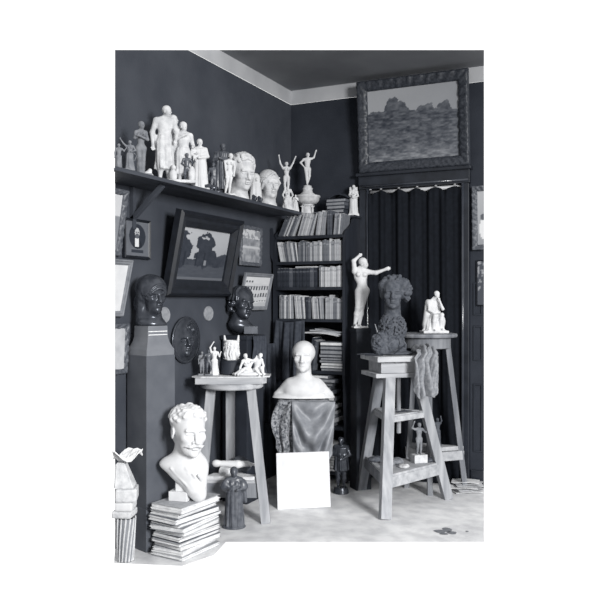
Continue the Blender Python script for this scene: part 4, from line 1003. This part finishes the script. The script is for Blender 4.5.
# dark statuette on the floor by the bookcase
fp = rd((341 - 300) / 757 * 5.80, 5.80)
S = Sculpt().push((0, 0, .045), sc=.385); human(S, bulk=1.15, hair=True, head=(0, -.03, .92), el=(-.18, -.03, .66), wl=(-.05, -.13, .66), er=(.18, -.03, .66), wr=(.05, -.13, .60), hrot=(.2, 0, -.2)); S.skirt(.34, .80, .145, .125, .8, 7, .016, k=.04); S.pop()
statue('dark_statuette', 'dark bronze standing figure on floor between the plaque and plain dark pedestal', 'statuette', S, M_BRONZE, (fp[0], fp[1], 0), -.1, .0036, MB().lathe([(.058, 0), (.062, .006), (.056, .03), (.050, .044), (.048, .047)], n=32, sq=.85), bm=M_BRONZE)

# ------------------------------------------------------------------ dark pedestal with the white nude
dp = rd((360.5 - 300) / 757 * 5.95, 5.95)
pe = thing('plain_pedestal', 'plain dark square pedestal between the bookcase and the doorway', 'pedestal', (dp[0], dp[1], 0), YAW + math.radians(20))
MB().box((0, 0, .615), (.120, .120, 1.23), bev=.003).build('shaft', M_PEDDARK, pe)
MB().box((0, 0, 1.245), (.130, .130, .030), bev=.003).build('cap', M_PEDDARK, pe)
MB().box((0, 0, .05), (.128, .128, .10), bev=.003).build('plinth', M_PEDDARK, pe)
hh = 69 * 5.95 / 757
S = Sculpt().push((0, 0, .012), sc=hh)
human(S, fem=True, hair=True, head=(.045, -.03, .915), neck=(.012, 0, .83), chest=(.0, 0, .735), belly=(.018, -.01, .62), pelvis=(.03, 0, .53), sl=(-.085, .01, .80), el=(-.105, -.02, .945), wl=(-.045, -.01, 1.0),
      sr=(.10, -.01, .79), er=(.215, -.06, .775), wr=(.33, -.12, .82), hl=(-.02, 0, .50), hr=(.07, 0, .51), kl=(-.045, -.04, .27), al=(-.075, .03, .045), kr=(.01, -.015, .28), ar=(-.02, -.01, .035), hrot=(.1, -.35, .5))
S.ell((.365, -.13, .835), (.03, .022, .022), k=.02); S.pop()
statue('dancing_nude', 'white plaster nude woman with one arm stretched out, on plain dark pedestal', 'statuette', S, M_PLASTER, (dp[0], dp[1], 1.2605), .15, .0042, MB().box((-.005, 0, .007), (.115, .10, .014), bev=.004))

# ------------------------------------------------------------------ front modelling stand
c1 = rd(.7275, 5.58); C1 = np.array((c1[0], c1[1], 0)); AZ = YAW + math.radians(14)
rs = thing('modelling_stand', 'three-legged raw wood modelling stand in front of doorway, clay bust on top', 'stand', tuple(C1))
feet = [rd(.476, 5.91) - C1, rd(.572, 5.10) - C1, rd(1.10, 5.63) - C1]
tops = [rd(.60, 5.70, .925) - C1, rd(.640, 5.42, .925) - C1, rd(.86, 5.58, .925) - C1]
for i, (a, b) in enumerate(zip(feet, tops)): MB().beam(a, b, .070 if i != 1 else .075, .055, side=tuple(RT + .3 * FW)).build('leg', [M_STAND3, M_STAND, M_STAND][i], rs)
MB().box((0, 0, .94), (.47, .33, .030), bev=.003).build('lower_plate', M_STAND2, rs, rot=(0, 0, AZ - 0))
MB().box((-.06, -.01, .998), (.26, .27, .084), bev=.003).build('turntable_box', M_STAND2, rs, rot=(0, 0, AZ))
MB().box((-.06, -.155, 1.043), (.06, .02, .03), bev=.002).build('cleat', M_STAND, rs, rot=(0, 0, AZ))
MB().box((-.01, -.02, 1.060), (.46, .38, .038), bev=.003).build('upper_plate', M_STAND2, rs, rot=(0, 0, AZ))
MB().tube([(0, 0, .93), (0, 0, .50)], .016, 12).build('post', M_STAND, rs)
def at_z(i, z): return feet[i] + (tops[i] - feet[i]) * (z / .925)
def tri_shelf(z, name, thick, grow, m):
    T = [at_z(i, z) for i in range(3)]; cc = sum(T) / 3; T = [cc + (p - cc) * grow for p in T]
    MB().prism([(p[0], p[1]) for p in T], 'z', z - thick / 2, z + thick / 2).build(name, m, rs); return cc
cl_ = tri_shelf(.268, 'bottom_shelf', .022, 1.06, M_STAND2)
T = [at_z(i, .225) for i in range(3)]
for i, j in ((0, 1), (1, 2), (2, 0)):
    MB().beam(T[i], T[j], .022, .075, side=tuple(np.cross((T[j] - T[i]) / np.linalg.norm(T[j] - T[i]), (0, 0, 1)))).build('apron', [M_STAND3, M_STAND2, M_STAND3][i], rs)
cm_ = tri_shelf(.655, 'middle_shelf', .020, 1.0, M_STAND2)
T = [at_z(i, .635) for i in range(3)]
for i, j in ((0, 1), (1, 2), (2, 0)):
    MB().beam(T[i], T[j], .018, .04, side=tuple(np.cross((T[j] - T[i]) / np.linalg.norm(T[j] - T[i]), (0, 0, 1)))).build('rail', M_STAND2, rs)
ZU = 1.0795
# clay portrait in progress
bpos = rd((394 - 300) / 757 * 5.56, 5.56)
S = Sculpt()
S.push((.0, -.0, .450), (.05, .0, -.12), .225); face(S, fem=True, ears=False)
S.ell((.06, .17, .27), (.42, .42, .27), k=.04); S.ell((.40, .12, .06), (.20, .27, .30), k=.10); S.ell((.34, .0, .30), (.20, .24, .18), k=.08); S.ell((-.33, .12, .24), (.15, .24, .18), k=.08); S.ell((-.33, .14, .0), (.10, .2, .2), k=.08)
curls(S, 44, 21, (.055, .085), (.44, .43, .29), (.06, .16, .27), lambda q: q[2] > .20 and (q[1] > -.10 or q[2] > .45), k=.03)
curls(S, 16, 22, (.05, .08), (.20, .27, .30), (.40, .12, .06), lambda q: q[0] > .36, k=.03); S.pop()
S.cap((.0, .02, .36), (.0, .03, .25), .050, .062, k=.04)
S.ell((.0, .025, .19), (.092, .075, .108), k=.02); S.ell((-.025, .01, .07), (.115, .085, .085), k=.04)
ruffles(S, 230, 33, (.094, .079, .112), (.0, .02, .19), test=lambda q: q[2] > .06 and q[1] < .07); ruffles(S, 150, 34, (.118, .088, .088), (-.025, .01, .07), test=lambda q: q[2] > .015 and q[1] < .07)
S.ell((-.095, -.03, .085), (.055, .05, .075), k=.03); ruffles(S, 90, 35, (.056, .05, .078), (-.095, -.03, .085), test=lambda q: q[2] > .01)
S.ell((.01, .0, .012), (.14, .11, .02), k=.02); S.box((0, 0, -.1), (.4, .4, .1015), k=.003, sub=True)
statue('clay_bust', 'unfinished grey clay bust of a broad-haired woman on front modelling stand', 'bust', S, M_CLAY, (bpos[0] - .01, bpos[1], ZU), 0, .0038, noise=(.0012, 110))
tp = rd((381 - 300) / 757 * 5.53, 5.53)
o = MB().tube([(0, 0, 0), (-.020, .0, .075), (-.044, .0, .155)], [.004, .005, .003], 8).build('modelling_tool', M_STAND, loc=(tp[0], tp[1], ZU + .07), rot=(0, 0, YAW)); tag(o, 'thin pale modelling tool stuck upright in the clay left of the bust', 'tool')
for i, (px, d, l, rz_, lab) in enumerate(((367, 5.52, .16, .1, 'long dark modelling tool lying at upper plate\'s left corner'), (374, 5.40, .13, -.35, 'short dark modelling tool in front of the clay on upper plate'), (400, 5.40, .14, .5, 'dark spatula sticking out right of the clay bust'))):
    q = rd((px - 300) / 757 * d, d)
    o = MB().tube([(-l / 2, 0, 0), (0, 0, .002), (l / 2, 0, 0)], [.004, .006, .003], 8).build('modelling_tool', M_DARKWOOD, loc=(q[0], q[1], ZU + (.006 if i < 2 else .05)), rot=(0, 0 if i < 2 else -.45, AZ + rz_)); tag(o, lab, 'tool')
# linen thrown over the right of the stand
def linen(u, v):
    hg = min(1, max(0, v - .22) * 5); x = .085 + .150 * u - hg * (.085 - .055 * u) + .012 * math.sin(3 * v + 4 * u) - .05 * (v - .4) * (u - .45) * hg
    s = v * .62
    top = .20
    f = .026 * abs(math.sin(11 * u + 1.2 * math.sin(3 * v))) + .012 * math.sin(13 * u - 9 * v) + .007 * abs(math.sin(17 * u + 11 * v + 2 * math.sin(7 * u)))
    if s < top: y = -.03 - s * .85; z = 1.090 + .012 + f * .9 + .02 * math.sin(PI * u)
    else:
        k = s - top; y = -.215 - .02 * min(1, k * 8) - f * (1 + 1.2 * k) - .03 * math.sin(PI * u) * math.sin(min(1, k * 3) * PI / 2); drop = (.30 - .10 * abs(u - .42) * 2) / .45
        z = 1.096 - k / .42 * (.25 + .07 * math.sin(PI * u) + .025 * math.sin(9 * u)) + f * .3
    return (x, y, z)
o = MB().grid(linen, 60, 70, .004).build('linen_cloth', M_GREYCLOTH, loc=(C1[0], C1[1], 0), rot=(0, 0, AZ), smooth=True); tag(o, 'grey crumpled linen hanging over right of the front modelling stand', 'cloth')
# on the bottom shelf
zs = .2795
q = C1 + cl_ * [1, 1, 0]
def onb(px, d): r_ = rd((px - 300) / 757 * d, d); return r_
f1 = onb(419, 5.60)
S = Sculpt().push((0, 0, .056), sc=.235); human(S, bulk=1.0, head=(.01, -.02, .93), el=(-.22, 0, .84), wl=(-.17, -.03, 1.0), er=(.20, -.05, .72), wr=(.32, -.08, .74), kl=(-.05, -.06, .28), hrot=(0, 0, .2)); S.pop()
statue('figurine', 'small grey figurine with an arm raised, on front stand\'s bottom shelf', 'figurine', S, M_PLASTER3, (f1[0], f1[1], zs), .1, .0026, MB().box((0, 0, .030), (.105, .075, .060), rot=(0, 0, .2), bev=.004), bm=M_PLASTER2)
f2 = onb(437.5, 5.78)
clods = [(376, 5.62, .10, .045, .034, 'dark rounded clay lump at left on front stand\'s bottom shelf', M_CLAY), (388, 5.50, .085, .05, .03, 'pale plaster chunk in the middle of front stand\'s bottom shelf', M_PLASTER3), (397, 5.55, .09, .05, .036, 'grey cast fragment between the middle chunk and the figurine', M_PLASTER3), (404, 5.42, .06, .04, .02, 'flat pale shard near front edge of the bottom shelf', M_PLASTER2), (429, 5.62, .05, .04, .026, 'dark lump right of the arm-raising grey figurine', M_BRONZE2)]
for i, (px, d, a_, b_, c_, lab, mt) in enumerate(clods):
    r_ = onb(px, d); S = Sculpt(); S.ell((0, 0, c_ * .5), (a_ * .62, b_, c_ * .7), (0, 0, .3 * i), k=.02); S.ell((a_ * .3, .01, c_ * .45), (a_ * .4, b_ * .7, c_ * .6), (0, .2, .5), k=.015); S.cap((-a_ * .5, -.01, c_ * .6), (a_ * .2, -.02, c_ * .8), .010, k=.01); S.box((0, 0, -.1), (.4, .4, .1), k=.002, sub=True)
    statue('cast_fragment', lab, 'fragment', S, mt, (r_[0], r_[1], zs), .4 * i, .0028, noise=(.002, 90))
for i, (px, d, lab) in enumerate(((402, 5.50, 'dark scraper lying on front stand\'s middle shelf'), (412, 5.55, 'pale wood tool lying on front stand\'s middle shelf'))):
    r_ = onb(px, d); o = MB().box((0, 0, .006), (.10, .018, .010), bev=.003).box((.06, 0, .005), (.05, .026, .004), bev=.001).build('hand_tool', [M_BRONZE, M_STAND][i], loc=(r_[0], r_[1], .6655), rot=(0, 0, YAW + .5 - i)); tag(o, lab, 'tool')

# ------------------------------------------------------------------ round stool behind, with the seated white figure
c2 = rd((427 - 300) / 757 * 5.79, 5.79); C2 = np.array((c2[0], c2[1], 0))
st = thing('round_stand', 'tall round-topped wooden stand before the curtain, carrying a seated white figure', 'stand', tuple(C2))
MB().lathe([(.20, 1.195), (.226, 1.20), (.230, 1.212), (.226, 1.224), (.20, 1.228)], n=56).build('round_top', M_STAND3, st)
MB().lathe([(.175, 1.115), (.178, 1.12), (.178, 1.195)], n=48).build('apron_ring', M_STAND3, st)
ft_ = [rd(.985, 5.74) - C2, rd(1.275, 5.83) - C2, rd(.84, 5.98) - C2]
tp_ = [rd(.970, 5.70, 1.19) - C2, rd(1.120, 5.78, 1.19) - C2, rd(.905, 5.91, 1.19) - C2]
for a, b in zip(ft_, tp_): MB().beam(a, b, .040, .036, side=tuple(RT)).build('leg', M_STAND3, st)
T = [a + (b - a) * (.34 / 1.19) for a, b in zip(ft_, tp_)]; cc = sum(T) / 3; T = [cc + (p - cc) * 1.12 for p in T]
MB().prism([(p[0], p[1]) for p in T], 'z', .33, .36).build('lower_shelf', M_STAND2, st)
for i, j in ((0, 1), (1, 2), (2, 0)):
    MB().beam(T[i] - np.array((0, 0, .05)), T[j] - np.array((0, 0, .05)), .02, .07, side=tuple(np.cross((T[j] - T[i]) / np.linalg.norm(T[j] - T[i]), (0, 0, 1)))).build('apron', M_STAND2, st)
S = Sculpt()
S.box((0, 0, .010), (.098, .068, .010), rd=.004); S.ell((0, .015, .05), (.075, .055, .06), k=.02); S.ell((.045, .01, .09), (.045, .05, .055), k=.03)
S.push((-.004, .0, .015), (0, 0, .28), .345); human(S, bulk=1.12, head=(.035, -.09, .80), neck=(.01, -.02, .70), chest=(.0, .01, .56), belly=(-.01, .03, .45), pelvis=(-.01, .04, .34), sl=(-.11, .01, .63), sr=(.12, -.03, .63), el=(-.15, -.07, .47), wl=(-.06, -.17, .38), er=(.13, -.17, .49), wr=(.06, -.16, .66), hl=(-.06, 0, .31), hr=(.05, 0, .31), kl=(-.08, -.19, .33), al=(-.10, -.15, .06), kr=(.09, -.20, .36), ar=(.08, -.17, .08), hrot=(.35, 0, .3))
S.skirt(.0, .30, .24, .15, .8, 7, .02, k=.06); S.cap((-.10, .07, .64), (-.15, .05, .15), .06, .09, k=.05); S.cap((.10, .06, .62), (.14, .03, .2), .06, .09, k=.05); S.pop()
sp_ = rd((434 - 300) / 757 * 5.76, 5.76)
statue('seated_figure', 'white plaster seated thinking figure on the tall round-topped stand', 'statuette', S, M_PLASTER, (sp_[0], sp_[1], 1.2285), .1, .0034)
S = Sculpt().push((0, 0, .008), sc=.20); human(S, el=(-.17, -.03, .65), er=(.15, -.03, .9), wr=(.13, -.02, 1.02)); S.skirt(.0, .5, .13, .1, .8, 5, .015, k=.04); S.pop()
q = rd((437.5 - 300) / 757 * 5.84, 5.84)
statue('figurine', 'small dim figurine on round stand\'s lower shelf, behind the front stand\'s leg', 'figurine', S, M_CLAY, (q[0], q[1], .3605), .1, .0026, plinth(.06, .05, .01))

# ------------------------------------------------------------------ papers on the floor by the right wall
rnd = random.Random(5)
for i in range(7):
    q = on_z(467 + rnd.uniform(-3, 3), 492 - i * .2, 0); k = 7 - i
    o = MB().grid(lambda u, v, i=i: ((u - .5) * .21, (v - .5) * .15, .004 + .006 * math.sin(3 * u + i) ** 2 + .003 * math.cos(4 * v + i)), 8, 6, .003).build('floor_paper', bookmats[0] if i % 3 else M_PAPER, loc=(q[0] - .01, min(q[1], -.13), .004 + i * .011), rot=(0, 0, YAW + rnd.uniform(-.45, .3)), smooth=False)
    tag(o, 'loose paper on floor by the right wall, %s of the heap' % ('topmost' if k == 1 else ordn[k - 1] + ' from the top'), 'paper', 'paper heap on the floor at right')
o = MB().grid(lambda u, v: ((u - .5) * .075 * (1 + .3 * math.sin(5 * v)), (v - .5) * .11 * (.8 + .3 * math.sin(4 * u + 1)), .001), 8, 8).build('floor_stain', M_PLASTER3)
bpy.data.objects.remove(o)
sb = MB()
for cx, cy, rx, ry in ((440, 531.5, .040, .036), (447, 530.0, .030, .05), (452, 533, .030, .032), (467, 531.5, .010, .012), (444, 534, .028, .02)):
    q = on_z(cx, cy, 0); n = 18
    sb.poly([(q[0] + RT[0] * rx * math.cos(t) * (1 + .15 * math.sin(3 * t + cx)) + FW[0] * ry * math.sin(t), q[1] + RT[1] * rx * math.cos(t) * (1 + .15 * math.sin(3 * t + cx)) + FW[1] * ry * math.sin(t), .0012 + .0002 * (cx % 5)) for t in [2 * PI * k / n for k in range(n)]])
o = sb.build('floor_stain', mat('spilled_paint', .46, .6, .3, .04, 30)); tag(o, 'dark spill stain on pale floor in front of the front stand', 'stain')
o['kind'] = 'stuff'

# ------------------------------------------------------------------ plaster blocks at the lower left, close to the camera
lb = rd((125.5 - 300) / 757 * 4.30, 4.30)
bk = thing('wicker_basket', 'small upright wicker basket at the lower left under pale plaster blocks', 'basket', (lb[0], lb[1], 0), YAW)
MB().lathe([(.040, .001), (.044, .01), (.056, .245), (.053, .245), (.040, .012)], n=28).build('lining', M_STAND3, bk)
for k in range(14):
    a = 2 * PI * k / 14
    MB().tube([((.043 + .014 * t) * math.cos(a + .5 * t), (.043 + .014 * t) * math.sin(a + .5 * t), .004 + .245 * t) for t in (0, .25, .5, .75, 1)], .005, 6).build('cane', M_PLASTER2, bk)
z = .253
for i, (wx, wy, hz, mt, lab) in enumerate(((.112, .13, .040, M_PLASTER2, 'lowest pale plaster block on basket at the lower left'), (.100, .13, .050, M_PLASTER, 'second plaster block from the bottom at the lower left'), (.118, .14, .075, M_PLASTER2, 'tall pale plaster block below the crumpled paper at the lower left'))):
    o = MB().box((0, 0, hz / 2), (wx, wy, hz), bev=.012).build('plaster_block', mt, loc=(lb[0] + .006 * (i - 1), lb[1] + .004 * i, z), rot=(0, 0, YAW + .12 * (i - 1))); tag(o, lab, 'block', 'plaster blocks piled at the lower left'); z += hz + .0005
mb = MB(); r0 = [(-.056, -.062), (.056, -.062), (.056, .062), (-.056, .062)]
A = [mb.bm.verts.new((x, y, 0)) for x, y in r0]; B = [mb.bm.verts.new((x * .45 - .024, y * .6, .14)) for x, y in r0]
mb.bm.faces.new(A); mb.bm.faces.new(B)
for i in range(4): mb.bm.faces.new((A[i], A[(i + 1) % 4], B[(i + 1) % 4], B[i]))
bmesh.ops.bevel(mb.bm, geom=mb.bm.edges[:], offset=.006, segments=2, affect='EDGES')
o = mb.build('plaster_wedge', M_PLASTER2, loc=(lb[0], lb[1], z), rot=(0, 0, YAW + .05)); tag(o, 'sloping pale plaster wedge directly beneath the crumpled paper at lower left', 'block')
z += .1405
def crump(u, v):
    a = u * 2 - 1; b = v * 2 - 1
    return (.075 * a + .008 * math.sin(5 * b), .05 * b, .03 + .022 * math.sin(3.0 * a + 1.5 * b) + .013 * math.sin(7 * b + 2 * a) + .016 * abs(a + .2 * b))
o = MB().grid(crump, 7, 6, .006).build('crumpled_paper', M_PAPER, loc=(lb[0] + .012, lb[1] + .006, z + .006), rot=(0, .0, YAW + .2)); tag(o, 'crumpled white paper on top of the lower-left plaster pile', 'paper')

# ------------------------------------------------------------------ light: a tall studio window behind the camera to the right, bright open horizon
al = bpy.data.lights.new('studio_window', 'AREA'); al.shape = 'RECTANGLE'; al.size = 1.5; al.size_y = 1.5; al.energy = 105; al.spread = math.radians(80)
ao = bpy.data.objects.new('studio_window', al); COL.objects.link(ao)
ao.location = (6.4, -5.9, 2.7)
ao.rotation_euler = (Vector((.35, -1.2, .35)) - Vector(ao.location)).to_track_quat('-Z', 'Y').to_euler()
wd = bpy.data.worlds.new('world'); SC.world = wd; wd.use_nodes = True
nt = wd.node_tree; bg = nt.nodes['Background']; bg.inputs['Strength'].default_value = 1.0
tcw = nt.nodes.new('ShaderNodeTexCoord'); sep = nt.nodes.new('ShaderNodeSeparateXYZ'); nt.links.new(tcw.outputs['Generated'], sep.inputs[0])
rmp = nt.nodes.new('ShaderNodeValToRGB'); mr = nt.nodes.new('ShaderNodeMapRange'); mr.inputs[1].default_value = -1; mr.inputs[2].default_value = 1
nt.links.new(sep.outputs[2], mr.inputs[0]); nt.links.new(mr.outputs[0], rmp.inputs[0])
e = rmp.color_ramp.elements; e[0].position = .16; e[0].color = (.30, .30, .31, 1); e[1].position = .30; e[1].color = (1, 1, 1, 1)
x = e.new(.70); x.color = (1, 1, 1, 1); x = e.new(.84); x.color = (1.6, 1.6, 1.6, 1)
dt = nt.nodes.new('ShaderNodeVectorMath'); dt.operation = 'DOT_PRODUCT'; dt.inputs[1].default_value = tuple(FW)
nt.links.new(tcw.outputs['Generated'], dt.inputs[0])
m2 = nt.nodes.new('ShaderNodeMapRange'); m2.inputs[1].default_value = .30; m2.inputs[2].default_value = .72; m2.inputs[3].default_value = .30; m2.inputs[4].default_value = 1.0
nt.links.new(dt.outputs['Value'], m2.inputs[0])
mw = nt.nodes.new('ShaderNodeMix'); mw.data_type = 'RGBA'; mw.blend_type = 'MULTIPLY'; mw.inputs[0].default_value = 1
nt.links.new(rmp.outputs[0], mw.inputs[6]); nt.links.new(m2.outputs[0], mw.inputs[7]); nt.links.new(mw.outputs[2], bg.inputs['Color'])
# ------------------------------------------------------------------ camera
cd = bpy.data.cameras.new('camera'); co = bpy.data.objects.new('camera', cd); COL.objects.link(co)
cd.sensor_width = 36; cd.sensor_fit = 'HORIZONTAL'; cd.lens = 36 * FPX / 600; cd.clip_start = .05
co.location = tuple(CAM); co.rotation_euler = (PI / 2, 0, YAW)
SC.camera = co
SC.view_settings.view_transform = 'Standard'; SC.view_settings.look = 'None'; SC.view_settings.gamma = 1; SC.view_settings.use_curve_mapping = False
SC.view_settings.exposure = 0.42
